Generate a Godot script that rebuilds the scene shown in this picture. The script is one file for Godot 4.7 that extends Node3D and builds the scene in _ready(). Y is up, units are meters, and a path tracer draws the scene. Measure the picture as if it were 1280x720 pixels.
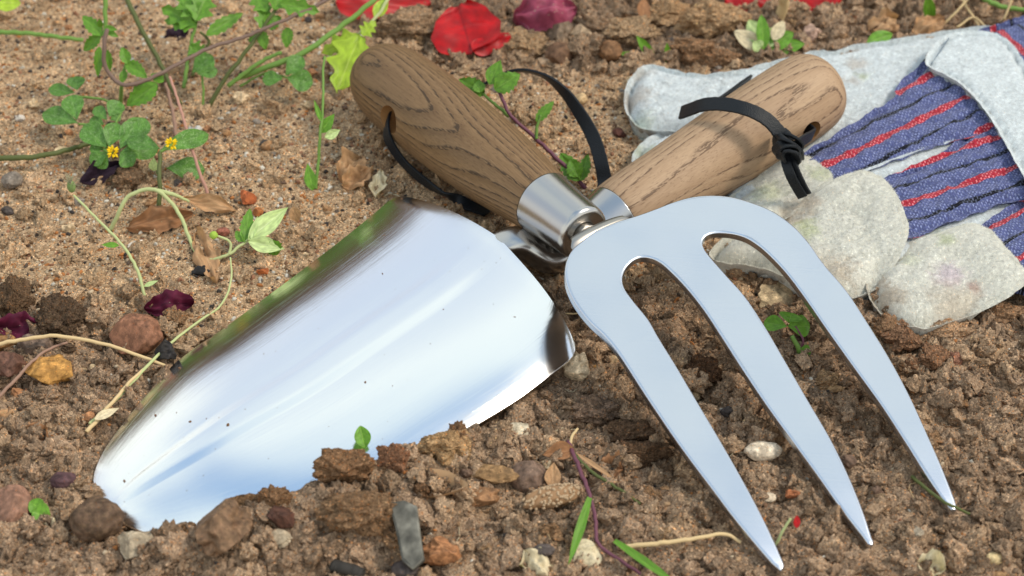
extends Node3D

# A hand trowel and a hand fork crossed on garden soil, a gardening glove, weeds, petals and pebbles. Metres, y up.

var rng := RandomNumberGenerator.new()
var taken := {}
var M := {}
var n_low := FastNoiseLite.new()
var n_mid := FastNoiseLite.new()
var n_fine := FastNoiseLite.new()
var c_big := FastNoiseLite.new()
var c_mid := FastNoiseLite.new()
var c_small := FastNoiseLite.new()
var n_shape := FastNoiseLite.new()
var n_crag := FastNoiseLite.new()
var far_edge: PackedVector3Array
var near_edge: PackedVector3Array
var crest: PackedVector3Array
var trowel_area: PackedVector2Array
var prong_ends := []
var ico := {}

func _ready() -> void:
	camera_and_light()
	noises()
	materials()
	trowel_outline()
	ground()
	surroundings()
	hand_fork()
	hand_trowel()
	glove()
	stones()
	litter()
	plants()
	scatter()

func camera_and_light() -> void:
	var cam := Camera3D.new()
	cam.name = "camera"
	add_child(cam)
	cam.position = Vector3(0, 0.45638, 0.54389)
	cam.rotation_degrees = Vector3(-40, 0, 0)
	cam.near = 0.02
	cam.far = 200.0
	var lens := CameraAttributesPhysical.new()
	lens.frustum_focal_length = 88.86
	lens.frustum_focus_distance = 0.69
	lens.exposure_aperture = 18.0
	cam.attributes = lens
	cam.current = true
	var sky := ProceduralSkyMaterial.new()
	sky.sky_top_color = Color(0.62, 0.75, 0.895)
	sky.sky_horizon_color = Color(0.94, 0.955, 0.98)
	sky.sky_curve = 0.7
	sky.sky_energy_multiplier = 1.08
	sky.ground_bottom_color = Color(0.35, 0.28, 0.22)
	sky.ground_horizon_color = Color(0.45, 0.42, 0.36)
	sky.sun_angle_max = 12.0
	sky.sky_cover = cloud_cover()
	sky.sky_cover_modulate = Color(1, 1, 1, 1)
	var env := Environment.new()
	env.background_mode = Environment.BG_SKY
	env.sky = Sky.new()
	env.sky.sky_material = sky
	env.background_energy_multiplier = 1.0
	env.tonemap_mode = Environment.TONE_MAPPER_LINEAR
	env.tonemap_exposure = 1.0
	env.sdfgi_enabled = true
	env.ssao_enabled = true
	env.ssil_enabled = true
	var w := WorldEnvironment.new()
	w.name = "world_environment"
	w.environment = env
	add_child(w)
	var sun := DirectionalLight3D.new()
	sun.name = "sun"
	sun.light_energy = 0.75
	sun.light_angular_distance = 13.0
	sun.light_color = Color(1.0, 0.96, 0.9)
	sun.shadow_enabled = true
	add_child(sun)
	sun.look_at_from_position(Vector3(0.82, 1.0, 0.0), Vector3.ZERO)

func cloud_cover() -> ImageTexture:
	var n := FastNoiseLite.new()
	n.seed = 11
	n.frequency = 0.011
	n.fractal_octaves = 5
	var w := 512
	var im := Image.create(w, w / 2, false, Image.FORMAT_RGBA8)
	for y in w / 2:
		for x in w:
			var a := TAU * x / w
			var e := PI * (0.5 - (y + 0.5) / (w / 2))
			var p := Vector3(cos(a) * cos(e), sin(e), sin(a) * cos(e)) * 120.0
			var v := smoothstep(-0.4, 0.3, n.get_noise_3dv(p))
			im.set_pixel(x, y, Color(0.71, 0.675, 0.48, v))
	return ImageTexture.create_from_image(im)

# ---------- small builders ----------

func named(s: String) -> String:
	if not taken.has(s):
		taken[s] = 0
		return s
	taken[s] += 1
	return "%s_%03d" % [s, taken[s]]

func tag(o: Node, label: String, category := "", group := "", kind := "") -> Node:
	if label: o.set_meta("label", label)
	if category: o.set_meta("category", category)
	if group: o.set_meta("group", group)
	if kind: o.set_meta("kind", kind)
	return o

func thing(called: String, label: String, category: String, at := Vector3.ZERO, group := "") -> Node3D:
	var o := Node3D.new()
	o.name = named(called)
	o.position = at
	add_child(o)
	tag(o, label, category, group)
	return o

func part(called: String, mesh: Mesh, mat: Material, parent: Node = null) -> MeshInstance3D:
	var o := MeshInstance3D.new()
	o.mesh = mesh
	o.material_override = mat
	if parent == null:
		o.name = named(called)
		add_child(o)
	else:
		o.name = called
		parent.add_child(o, true)
	return o

# Puts a mesh whose vertices are in scene coordinates under a thing: the vertices are shifted to the thing's base.
func part_at(called: String, b: Build, mat: Material, parent: Node3D, smooth := true) -> MeshInstance3D:
	var up: Node = parent
	var off := Vector3.ZERO
	while up is Node3D and up != self:
		off += up.position
		up = up.get_parent()
	for i in b.v.size():
		b.v[i] -= off
	return part(called, b.mesh(smooth), mat, parent)

class Build:
	var v := PackedVector3Array()
	var n := PackedVector3Array()
	var uv := PackedVector2Array()
	var c := PackedColorArray()
	var t := PackedInt32Array()
	var weld := []
	var hard := {}

	func tri(a: int, b: int, d: int) -> void:
		t.append(a)
		t.append(b)
		t.append(d)

	# rows x columns of points; the last column repeats the first when closed
	func grid(p: PackedVector3Array, cols: int, closed := false, uvs := PackedVector2Array(), flip := false, col = null) -> int:
		var first := v.size()
		var rows := p.size() / cols
		v.append_array(p)
		if uvs.size() == p.size():
			uv.append_array(uvs)
		else:
			for i in p.size():
				uv.append(Vector2(float(i % cols) / (cols - 1), float(i / cols) / maxi(rows - 1, 1)))
		for i in p.size():
			c.append(col[i] if col is PackedColorArray else (col if col is Color else Color.WHITE))
		for r in rows - 1:
			for k in cols - 1:
				var a := first + r * cols + k
				if flip:
					tri(a, a + 1, a + cols)
					tri(a + 1, a + cols + 1, a + cols)
				else:
					tri(a, a + cols, a + 1)
					tri(a + 1, a + cols, a + cols + 1)
		if closed:
			for r in rows:
				weld.append([first + r * cols, first + r * cols + cols - 1])
		return first

	func mesh(smooth := true) -> ArrayMesh:
		var arr := []
		arr.resize(Mesh.ARRAY_MAX)
		arr[Mesh.ARRAY_VERTEX] = v
		if smooth:
			var nn := PackedVector3Array()
			nn.resize(v.size())
			for i in range(0, t.size(), 3):
				var a := v[t[i]]
				var f := (a - v[t[i + 2]]).cross(a - v[t[i + 1]])
				nn[t[i]] += f
				nn[t[i + 1]] += f
				nn[t[i + 2]] += f
			for w in weld:
				var s: Vector3 = nn[w[0]] + nn[w[1]]
				nn[w[0]] = s
				nn[w[1]] = s
			for i in nn.size():
				nn[i] = nn[i].normalized() if nn[i].length_squared() > 1e-24 else Vector3.UP
			for k in hard:
				nn[k] = hard[k]
			arr[Mesh.ARRAY_NORMAL] = nn
		if uv.size() == v.size():
			arr[Mesh.ARRAY_TEX_UV] = uv
		if c.size() == v.size():
			arr[Mesh.ARRAY_COLOR] = c
		arr[Mesh.ARRAY_INDEX] = t
		var m := ArrayMesh.new()
		m.add_surface_from_arrays(Mesh.PRIMITIVE_TRIANGLES, arr)
		return m

func spline(p: PackedVector3Array, count: int, closed := false) -> PackedVector3Array:
	var fine := PackedVector3Array()
	var n := p.size()
	var segs := n if closed else n - 1
	for i in segs:
		var a := p[(i - 1 + n) % n] if closed or i > 0 else p[0] * 2.0 - p[1]
		var b := p[i]
		var d := p[(i + 1) % n]
		var e := p[(i + 2) % n] if closed or i + 2 < n else p[n - 1] * 2.0 - p[n - 2]
		var ta := pow(maxf((b - a).length(), 1e-7), 0.5)
		var tb := pow(maxf((d - b).length(), 1e-7), 0.5)
		var tc := pow(maxf((e - d).length(), 1e-7), 0.5)
		var m1 := ((b - a) / ta - (d - a) / (ta + tb) + (d - b) / tb) * tb
		var m2 := ((d - b) / tb - (e - b) / (tb + tc) + (e - d) / tc) * tb
		for k in 16:
			var s := k / 16.0
			var s2 := s * s
			var s3 := s2 * s
			fine.append(b * (2.0 * s3 - 3.0 * s2 + 1.0) + m1 * (s3 - 2.0 * s2 + s) + d * (3.0 * s2 - 2.0 * s3) + m2 * (s3 - s2))
	fine.append(p[0] if closed else p[n - 1])
	return resample(fine, count)

func resample(fine: PackedVector3Array, count: int) -> PackedVector3Array:
	var total := 0.0
	for i in fine.size() - 1:
		total += fine[i].distance_to(fine[i + 1])
	var out := PackedVector3Array()
	var at := 0
	var done := 0.0
	for k in count:
		var want := total * k / (count - 1)
		while at < fine.size() - 2 and done + fine[at].distance_to(fine[at + 1]) < want:
			done += fine[at].distance_to(fine[at + 1])
			at += 1
		var l := fine[at].distance_to(fine[at + 1])
		out.append(fine[at].lerp(fine[at + 1], clampf((want - done) / maxf(l, 1e-9), 0.0, 1.0)))
	return out

# A tube along a path; half widths (side, up) per point, the side axis from a hint.
func sweep(b: Build, path: PackedVector3Array, half: PackedVector2Array, sides: int, hint: Variant, boxy := 0.0, col = null, cap := true) -> void:
	var p := PackedVector3Array()
	var uvs := PackedVector2Array()
	var cols := PackedColorArray()
	var n := path.size()
	var last: Vector3 = hint if hint is Vector3 else hint[0]
	var long := 0.0
	for i in n:
		var d := (path[mini(i + 1, n - 1)] - path[maxi(i - 1, 0)]).normalized()
		var side: Vector3 = last if hint is Vector3 else hint[mini(i, hint.size() - 1)]
		side = (side - d * side.dot(d)).normalized()
		last = side
		var up := side.cross(d).normalized()
		if i > 0:
			long += path[i].distance_to(path[i - 1])
		for k in sides + 1:
			var a := TAU * k / sides
			var ca := cos(a)
			var sa := sin(a)
			if boxy > 0.0:
				ca = signf(ca) * pow(absf(ca), 1.0 - boxy)
				sa = signf(sa) * pow(absf(sa), 1.0 - boxy)
			p.append(path[i] + side * ca * half[mini(i, half.size() - 1)].x + up * sa * half[mini(i, half.size() - 1)].y)
			uvs.append(Vector2(float(k) / sides, long * 100.0))
			cols.append(col[i] if col is PackedColorArray else (col if col is Color else Color.WHITE))
	var first := b.grid(p, sides + 1, true, uvs, false, cols)
	if cap:
		for e in [0, n - 1]:
			var m := b.v.size()
			b.v.append(path[e])
			b.uv.append(Vector2.ZERO)
			b.c.append(cols[e * (sides + 1)])
			for k in sides:
				var q: int = first + e * (sides + 1) + k
				if e == 0: b.tri(m, q, q + 1)
				else: b.tri(m, q + 1, q)

func widths(a: float, b: float, n: int, ratio := 1.0) -> PackedVector2Array:
	var out := PackedVector2Array()
	for i in n:
		var r := lerpf(a, b, float(i) / maxi(n - 1, 1))
		out.append(Vector2(r, r * ratio))
	return out

func stalk(called: String, path: PackedVector3Array, r0: float, r1: float, mat: Material, parent: Node3D, count := 20) -> MeshInstance3D:
	var b := Build.new()
	var s := spline(path, count)
	for i in range(1, count - 1):
		s[i] += Vector3(n_shape.get_noise_3d(s[i].x * 9e3, 3, s[i].z * 9e3), n_shape.get_noise_3d(s[i].y * 9e3, 7, s[i].x * 9e3), 0) * r0 * 0.5
	sweep(b, s, widths(r0, r1, count), 8, Vector3(0.3, 0.2, 1))
	return part_at(called, b, mat, parent)

func icosphere(level: int) -> Array:
	if ico.has(level): return ico[level]
	var g := (1.0 + sqrt(5.0)) / 2.0
	var v := PackedVector3Array()
	for p in [[-1, g, 0], [1, g, 0], [-1, -g, 0], [1, -g, 0], [0, -1, g], [0, 1, g], [0, -1, -g], [0, 1, -g], [g, 0, -1], [g, 0, 1], [-g, 0, -1], [-g, 0, 1]]:
		v.append(Vector3(p[0], p[1], p[2]).normalized())
	var t := PackedInt32Array([0, 5, 11, 0, 1, 5, 0, 7, 1, 0, 10, 7, 0, 11, 10, 1, 9, 5, 5, 4, 11, 11, 2, 10, 10, 6, 7, 7, 8, 1, 3, 4, 9, 3, 2, 4, 3, 6, 2, 3, 8, 6, 3, 9, 8, 4, 5, 9, 2, 11, 4, 6, 10, 2, 8, 7, 6, 9, 1, 8])
	for l in level:
		var mids := {}
		var nt := PackedInt32Array()
		for i in range(0, t.size(), 3):
			var m := [0, 0, 0]
			for k in 3:
				var a := mini(t[i + k], t[i + (k + 1) % 3])
				var b := maxi(t[i + k], t[i + (k + 1) % 3])
				var key := a * 100000 + b
				if not mids.has(key):
					mids[key] = v.size()
					v.append(((v[a] + v[b]) * 0.5).normalized())
				m[k] = mids[key]
			nt.append_array(PackedInt32Array([t[i], m[0], m[2], t[i + 1], m[1], m[0], t[i + 2], m[2], m[1], m[0], m[1], m[2]]))
		t = nt
	ico[level] = [v, t]
	return ico[level]

# A stone or clod: lumps from noise, flat facets cut off by planes, then stretched to its size. Half sizes in metres.
func rock(level: int, half: Vector3, lumps: float, rough: float, cuts: int, seed_at: int, tint := Color.WHITE, mottle := 0.0) -> Build:
	var b := Build.new()
	var base := icosphere(level)
	var r := RandomNumberGenerator.new()
	r.seed = seed_at
	var planes := []
	for i in cuts:
		planes.append([Vector3(r.randfn(), r.randfn(), r.randfn()).normalized(), r.randf_range(0.55, 0.9)])
	var off := Vector3(r.randf(), r.randf(), r.randf()) * 900.0
	for p in base[0]:
		var q: Vector3 = p * (1.0 + lumps * n_shape.get_noise_3dv(p * 28.0 + off))
		for pl in planes:
			var d: float = q.dot(pl[0]) - pl[1]
			if d > 0.0: q -= pl[0] * d * 0.92
		var k := n_shape.get_noise_3dv(p * 90.0 + off)
		q *= 1.0 + rough * (k * 0.7 + 0.5 * n_shape.get_noise_3dv(p * 260.0 + off))
		b.v.append(q * half)
		b.uv.append(Vector2(p.x, p.z))
		var s := 1.0 + mottle * (n_shape.get_noise_3dv(p * 60.0 - off) * 0.9 + 0.6 * n_shape.get_noise_3dv(p * 220.0 - off))
		b.c.append(Color(tint.r * s, tint.g * s, tint.b * s))
	b.t = base[1].duplicate()
	return b

func lin(r: int, g: int, b: int, k := 1.0) -> Color:
	var c := Color8(r, g, b).srgb_to_linear()
	return Color(c.r * k, c.g * k, c.b * k)

# ---------- noise, textures, materials ----------

func noises() -> void:
	var all := [n_low, n_mid, n_fine, c_big, c_mid, c_small, n_shape]
	var freq := [1.0 / 70.0, 1.0 / 17.0, 1.0 / 3.4, 1.0 / 13.0, 1.0 / 5.2, 1.0 / 2.1, 1.0 / 25.0]
	for i in all.size():
		var n: FastNoiseLite = all[i]
		n.seed = 40 + i
		n.frequency = freq[i]
		n.noise_type = FastNoiseLite.TYPE_SIMPLEX_SMOOTH
		n.fractal_type = FastNoiseLite.FRACTAL_FBM
		n.fractal_octaves = 2
		if i in [3, 4, 5]:
			n.noise_type = FastNoiseLite.TYPE_CELLULAR
			n.cellular_return_type = FastNoiseLite.RETURN_DISTANCE
			n.cellular_distance_function = FastNoiseLite.DISTANCE_EUCLIDEAN
			n.cellular_jitter = 1.0
			n.fractal_type = FastNoiseLite.FRACTAL_NONE
	n_crag.seed = 61
	n_crag.frequency = 1.0 / 15.0
	n_crag.noise_type = FastNoiseLite.TYPE_SIMPLEX_SMOOTH
	n_crag.fractal_type = FastNoiseLite.FRACTAL_FBM
	n_crag.fractal_octaves = 3
	n_crag.fractal_gain = 0.55

func tex(im: Image) -> ImageTexture:
	return ImageTexture.create_from_image(im)

# Soil seen close: sand grains of several colours on a mottled base. Returns [colour, height].
func grain_images(size: int, count: int, rmin: float, rmax: float, seed_at: int, spread: float) -> Array:
	var r := RandomNumberGenerator.new()
	r.seed = seed_at
	var n := FastNoiseLite.new()
	n.seed = seed_at
	n.frequency = 0.02
	n.fractal_octaves = 5
	var base := n.get_seamless_image(size, size).get_data()
	var col := PackedByteArray()
	var hig := PackedByteArray()
	col.resize(size * size * 3)
	hig.resize(size * size)
	for i in size * size:
		var k := base[i]
		var s := 150 + (k - 128) * 5 / 10
		col[i * 3] = s
		col[i * 3 + 1] = s - 1
		col[i * 3 + 2] = s - 2
		hig[i] = clampi(40 + k / 4, 0, 255)
	for i in count:
		var rad := rmin + (rmax - rmin) * pow(r.randf(), 3.0)
		var cx := r.randi() % size
		var cy := r.randi() % size
		var pick := r.randf()
		var v := 150.0 + r.randfn() * 26.0 * spread
		var cr := v
		var cg := v
		var cb := v
		if pick < 0.10 * spread:
			cr = v + 48; cg = v + 45; cb = v + 40
		elif pick < 0.18 * spread:
			cr = v + 42; cg = v + 8; cb = v - 26
		elif pick < 0.30 * spread:
			cr = v - 34; cg = v - 36; cb = v - 36
		var sq := r.randf_range(0.65, 1.0)
		var lift := r.randf_range(0.4, 1.0)
		var ir := int(ceil(rad))
		for y in range(-ir, ir + 1):
			for x in range(-ir, ir + 1):
				var d := (x * x + y * y / (sq * sq)) / (rad * rad)
				if d < 1.0:
					var at := posmod(cy + y, size) * size + posmod(cx + x, size)
					var h := int(70.0 + 150.0 * lift * sqrt(1.0 - d))
					if h > hig[at]:
						hig[at] = mini(h, 255)
						col[at * 3] = clampi(int(cr), 20, 255)
						col[at * 3 + 1] = clampi(int(cg), 20, 255)
						col[at * 3 + 2] = clampi(int(cb), 20, 255)
	return [Image.create_from_data(size, size, false, Image.FORMAT_RGB8, col), Image.create_from_data(size, size, false, Image.FORMAT_L8, hig)]

func noise_image(size: int, freq: float, octaves: int, seed_at: int, lo: float, hi: float) -> Image:
	var n := FastNoiseLite.new()
	n.seed = seed_at
	n.frequency = freq
	n.fractal_octaves = octaves
	var im := n.get_seamless_image(size, size)
	var d := im.get_data()
	for i in d.size():
		d[i] = clampi(int(255.0 * lerpf(lo, hi, d[i] / 255.0)), 0, 255)
	return Image.create_from_data(size, size, false, Image.FORMAT_L8, d)

# Long thin scratches, as brushing leaves them.
func brushed_image(w: int, h: int, seed_at: int) -> Image:
	var r := RandomNumberGenerator.new()
	r.seed = seed_at
	var d := PackedByteArray()
	d.resize(w * h)
	d.fill(120)
	for i in 5200:
		var x := r.randi() % w
		var y := r.randi() % h
		var k := r.randi_range(-34, 34)
		for s in r.randi_range(20, 240):
			var at := y * w + (x + s) % w
			d[at] = clampi(d[at] + k, 30, 225)
	return Image.create_from_data(w, h, false, Image.FORMAT_L8, d)

# Ash wood turned to a handle: growth rings cut by the turned surface, open pores as short dashes along the grain.
func wood_images(w: int, h: int, light: Color, dark: Color, pore: Color, spacing: float, tilt: float, turn: float, pores: float, seed_at: int) -> Array:
	var n := FastNoiseLite.new()
	n.seed = seed_at
	n.frequency = 1.0
	n.fractal_type = FastNoiseLite.FRACTAL_NONE
	n.noise_type = FastNoiseLite.TYPE_SIMPLEX
	var im := Image.create(w, h, false, Image.FORMAT_RGB8)
	var hi := Image.create(w, h, false, Image.FORMAT_L8)
	for y in h:
		var a := TAU * y / h + turn
		for x in w:
			var z := 110.0 * x / w
			var rad := 12.0 + 3.6 * smoothstep(0.0, 70.0, z)
			rad *= sqrt(1.0 - pow(smoothstep(96.0, 111.0, z), 2.0) * 0.8)
			var px := rad * cos(a)
			var py := rad * sin(a)
			var wob := 0.5 * n.get_noise_3d(px * 0.06, py * 0.06, z * 0.012) + 0.03 * n.get_noise_3d(px * 0.4, py * 0.4, z * 0.03)
			var ring := (py + px * 0.18 + z * tilt) / spacing + wob * 1.7 + 40.0
			var f: float = ring - floor(ring)
			var c := light.lerp(dark, 0.25 + 0.55 * f * f + 0.3 * n.get_noise_3d(px * 3.0, py * 3.0, z * 0.05))
			var early := 1.0 - smoothstep(0.10, 0.24, f)
			var dash := n.get_noise_3d(px * 1.5, py * 1.5, z * 0.22 + 50.0) + 0.5 * n.get_noise_3d(px * 3.4, py * 3.4, z * 0.55)
			var pr := smoothstep(-0.12, 0.34, dash + pores) * early
			pr = maxf(pr, early * 0.18)
			pr = maxf(pr, smoothstep(0.62, 0.9, n.get_noise_3d(px * 4.5, py * 4.5, z * 0.16 + 9.0)) * 0.55)
			c = c.lerp(pore, pr * 0.68)
			im.set_pixel(x, y, c)
			hi.set_pixel(x, y, Color(1, 1, 1) * (0.8 - 0.6 * pr + 0.05 * n.get_noise_3d(px * 6.0, py * 6.0, z * 0.4)))
	return [im, hi]

# Twill cotton: slanting ribs with white flecks of weft, woven stripes in red and black. u along the stripes.
func denim_images(size: int) -> Array:
	var r := RandomNumberGenerator.new()
	r.seed = 5
	var im := Image.create(size, size, false, Image.FORMAT_RGB8)
	var hi := Image.create(size, size, false, Image.FORMAT_L8)
	var threads := 26
	var step := size / threads
	for ty in threads:
		for tx in threads * 2:
			var u := float(ty) / threads
			var base := Color8(84, 90, 132)
			var fleck := Color8(130, 137, 174)
			var red := absf(u - 0.22)
			var black := absf(u - 0.70)
			var weft := posmod(tx + ty * 2, 4) == 0
			if red < 0.085:
				base = Color8(166, 44, 58)
				fleck = Color8(222, 130, 134)
			elif black < 0.034:
				base = Color8(24, 25, 34)
				fleck = Color8(90, 95, 115)
			elif absf(u - 0.22) < 0.11 or absf(u - 0.70) < 0.06:
				base = Color8(72, 78, 118)
			var c := fleck if weft and r.randf() < 0.8 else base
			c = c * r.randf_range(0.86, 1.12)
			for y in step:
				for x in step / 2:
					var q := sin(PI * (y + 0.5) / step)
					im.set_pixel(tx * step / 2 + x, ty * step + y, c)
					hi.set_pixel(tx * step / 2 + x, ty * step + y, Color(1, 1, 1) * ((0.35 if weft else 0.75) * q + 0.15))
	return [im, hi]

# A leaf from above: u across, v from base to tip; midrib, side veins, pale mined specks.
func leaf_image(size: int, green: Color, vein: Color, specks: int, seed_at: int) -> Image:
	var r := RandomNumberGenerator.new()
	r.seed = seed_at
	var n := FastNoiseLite.new()
	n.seed = seed_at
	n.frequency = 0.03
	var im := Image.create(size, size, false, Image.FORMAT_RGB8)
	for y in size:
		for x in size:
			var u := absf(2.0 * x / size - 1.0)
			var v := float(y) / size
			var k := 1.0 + 0.22 * n.get_noise_2d(x, y)
			var side := absf(fposmod(v * 8.0 - u * 3.0, 1.0) - 0.5)
			var ve := maxf(1.0 - smoothstep(0.0, 0.05, u), (1.0 - smoothstep(0.0, 0.09, side)) * 0.35 * (1.0 - u * 0.6))
			im.set_pixel(x, y, (green * k).lerp(vein, ve * 0.7))
	for i in specks:
		var x := r.randi() % size
		var y := r.randi() % size
		var c := Color8(176, 196, 150)
		for s in r.randi_range(1, 7):
			im.set_pixel(clampi(x, 0, size - 1), clampi(y, 0, size - 1), im.get_pixel(clampi(x, 0, size - 1), clampi(y, 0, size - 1)).lerp(c, 0.8))
			x += r.randi_range(-1, 1)
			y += r.randi_range(-1, 1)
	return im

func plain(color: Color, rough: float, vertex := false) -> StandardMaterial3D:
	var m := StandardMaterial3D.new()
	m.albedo_color = color
	m.roughness = rough
	m.vertex_color_use_as_albedo = vertex
	m.metallic_specular = 0.35
	return m

func tri(m: StandardMaterial3D, mm: float) -> StandardMaterial3D:
	m.uv1_triplanar = true
	m.uv1_world_triplanar = true
	m.uv1_triplanar_sharpness = 3.0
	m.uv1_scale = Vector3.ONE * (1000.0 / mm)
	return m

func relief(m: StandardMaterial3D, im: Texture2D, cm: float) -> StandardMaterial3D:
	m.heightmap_enabled = true
	m.heightmap_texture = im
	m.heightmap_scale = cm
	return m

func leafy(green: Color, vein: Color, specks: int, seed_at: int, rough := 0.5) -> StandardMaterial3D:
	var m := plain(Color.WHITE, rough, true)
	m.albedo_texture = tex(leaf_image(128, green, vein, specks, seed_at))
	m.backlight_enabled = true
	m.backlight = Color(0.45, 0.5, 0.25)
	m.metallic_specular = 0.4
	return m

func materials() -> void:
	var g := grain_images(1024, 26000, 1.2, 9.0, 3, 1.0)
	var gt := tex(g[0])
	var gh := tex(g[1])
	var soil := tri(plain(Color(1.65, 1.65, 1.65), 0.95, true), 46.0)
	soil.albedo_texture = gt
	relief(soil, gh, 0.032)
	soil.metallic_specular = 0.2
	M.soil = soil
	var clod := tri(plain(Color(1.65, 1.65, 1.65), 0.95, true), 38.0)
	clod.albedo_texture = gt
	relief(clod, gh, 0.028)
	clod.metallic_specular = 0.2
	M.clod = clod
	var st := grain_images(512, 5000, 1.0, 4.0, 9, 0.45)
	var stone := tri(plain(Color(1.65, 1.65, 1.65), 0.72, true), 30.0)
	stone.albedo_texture = tex(st[0])
	relief(stone, tex(st[1]), 0.008)
	M.stone = stone
	M.pebble = plain(Color.WHITE, 0.6, true)
	M.grit = plain(Color.WHITE, 0.75, true)

	var steel := plain(Color(0.92, 0.92, 0.92), 1.0)
	steel.metallic = 1.0
	var br := brushed_image(512, 512, 8)
	steel.roughness_texture = tex(brush_range(br, 0.07, 0.2))
	steel.roughness_texture_channel = BaseMaterial3D.TEXTURE_CHANNEL_RED
	relief(steel, tex(br), 0.0019)
	M.steel = steel
	var plate := plain(Color(0.785, 0.80, 0.83), 1.0)
	plate.metallic = 1.0
	tri(plate, 50.0)
	plate.roughness = 0.25
	relief(plate, tex(br), 0.0022)
	M.plate = plate
	var turned := plain(Color(0.70, 0.69, 0.68), 0.26)
	turned.metallic = 1.0
	M.turned = turned
	var dull := plain(Color(0.62, 0.60, 0.57), 0.32)
	dull.metallic = 1.0
	M.dull = dull

	var wf := wood_images(768, 640, Color8(138, 109, 77), Color8(101, 76, 51), Color8(46, 34, 24), 1.4, 0.012, 0.5, 0.3, 31)
	var wood := plain(Color.WHITE, 0.5)
	wood.albedo_texture = tex(wf[0])
	relief(wood, tex(wf[1]), 0.02)
	M.wood_dark = wood
	var wt := wood_images(768, 640, Color8(180, 151, 121), Color8(150, 121, 94), Color8(78, 58, 44), 2.6, 0.018, 2.1, 0.16, 32)
	var wood2 := plain(Color.WHITE, 0.55)
	wood2.albedo_texture = tex(wt[0])
	relief(wood2, tex(wt[1]), 0.02)
	M.wood_light = wood2

	var leather := tri(plain(Color8(22, 25, 29), 0.45), 8.0)
	relief(leather, tex(noise_image(256, 0.05, 4, 24, 0.0, 1.0)), 0.012)
	leather.rim_enabled = true
	leather.rim = 0.15
	M.black_leather = leather

	var suede := tri(plain(Color.WHITE, 0.95, true), 22.0)
	var fuzz := grain_images(512, 34000, 1.2, 3.4, 25, 0.11)
	suede.albedo_color = Color(1.62, 1.62, 1.62)
	suede.albedo_texture = tex(fuzz[0])
	relief(suede, tex(fuzz[1]), 0.035)
	suede.metallic_specular = 0.15
	suede.rim_enabled = true
	suede.rim = 0.5
	M.suede = suede
	var dn := denim_images(520)
	var denim := plain(Color.WHITE, 0.9, true)
	denim.albedo_texture = tex(dn[0])
	relief(denim, tex(dn[1]), 0.03)
	denim.metallic_specular = 0.15
	denim.rim_enabled = true
	denim.rim = 0.25
	M.denim = denim
	M.thread = plain(Color8(225, 224, 215), 0.9)

	M.clover = leafy(Color8(80, 122, 42), Color8(126, 160, 84), 420, 51)
	M.green = leafy(Color8(92, 134, 38), Color8(138, 166, 80), 6, 52)
	M.fresh = leafy(Color8(100, 146, 42), Color8(165, 190, 90), 4, 53)
	M.lime = leafy(Color8(152, 178, 48), Color8(196, 208, 110), 10, 54)
	M.pale = leafy(Color8(176, 194, 128), Color8(206, 216, 168), 10, 55)
	M.dry = leafy(Color8(178, 138, 100), Color8(206, 172, 132), 12, 56, 0.8)
	M.dry_brown = leafy(Color8(150, 106, 72), Color8(182, 140, 104), 10, 57, 0.8)
	M.poppy = leafy(Color8(172, 6, 12), Color8(128, 2, 10), 0, 58, 0.45)
	M.poppy.backlight = Color(0.4, 0.05, 0.05)
	M.pink = leafy(Color8(146, 62, 84), Color8(182, 108, 124), 40, 59, 0.6)
	M.maroon = leafy(Color8(88, 18, 46), Color8(60, 10, 34), 6, 60, 0.7)
	M.dead = leafy(Color8(44, 26, 40), Color8(30, 18, 30), 0, 61, 0.8)
	M.husk = leafy(Color8(214, 196, 160), Color8(226, 212, 186), 6, 62, 0.7)
	M.stem_green = plain(Color8(110, 142, 66), 0.55)
	M.stem_dark = plain(Color8(86, 92, 50), 0.55)
	M.stem_brown = plain(Color8(118, 96, 84), 0.65)
	M.stem_purple = plain(Color8(108, 66, 78), 0.55)
	M.stem_pale = plain(Color8(178, 184, 128), 0.6)
	M.straw = plain(Color8(206, 178, 132), 0.7)
	M.twig = plain(Color8(150, 118, 100), 0.75)
	M.yellow = plain(Color8(236, 198, 18), 0.6)
	M.seed = plain(Color8(160, 160, 130), 0.9)
	M.char = plain(Color8(58, 54, 50), 0.85)
	M.thread_dark = plain(Color8(120, 130, 138), 0.9)
	var slate := tri(plain(Color8(142, 138, 126), 0.6), 30.0)
	slate.albedo_texture = tex(noise_image(256, 0.02, 5, 28, 0.45, 1.0))
	relief(slate, tex(noise_image(256, 0.03, 5, 29, 0.0, 1.0)), 0.02)
	M.slate = slate

func brush_range(im: Image, lo: float, hi: float) -> Image:
	var d := im.get_data()
	for i in d.size():
		d[i] = clampi(int(255.0 * lerpf(lo, hi, d[i] / 255.0)), 0, 255)
	return Image.create_from_data(im.get_width(), im.get_height(), false, Image.FORMAT_L8, d)

# ---------- ground ----------

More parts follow.
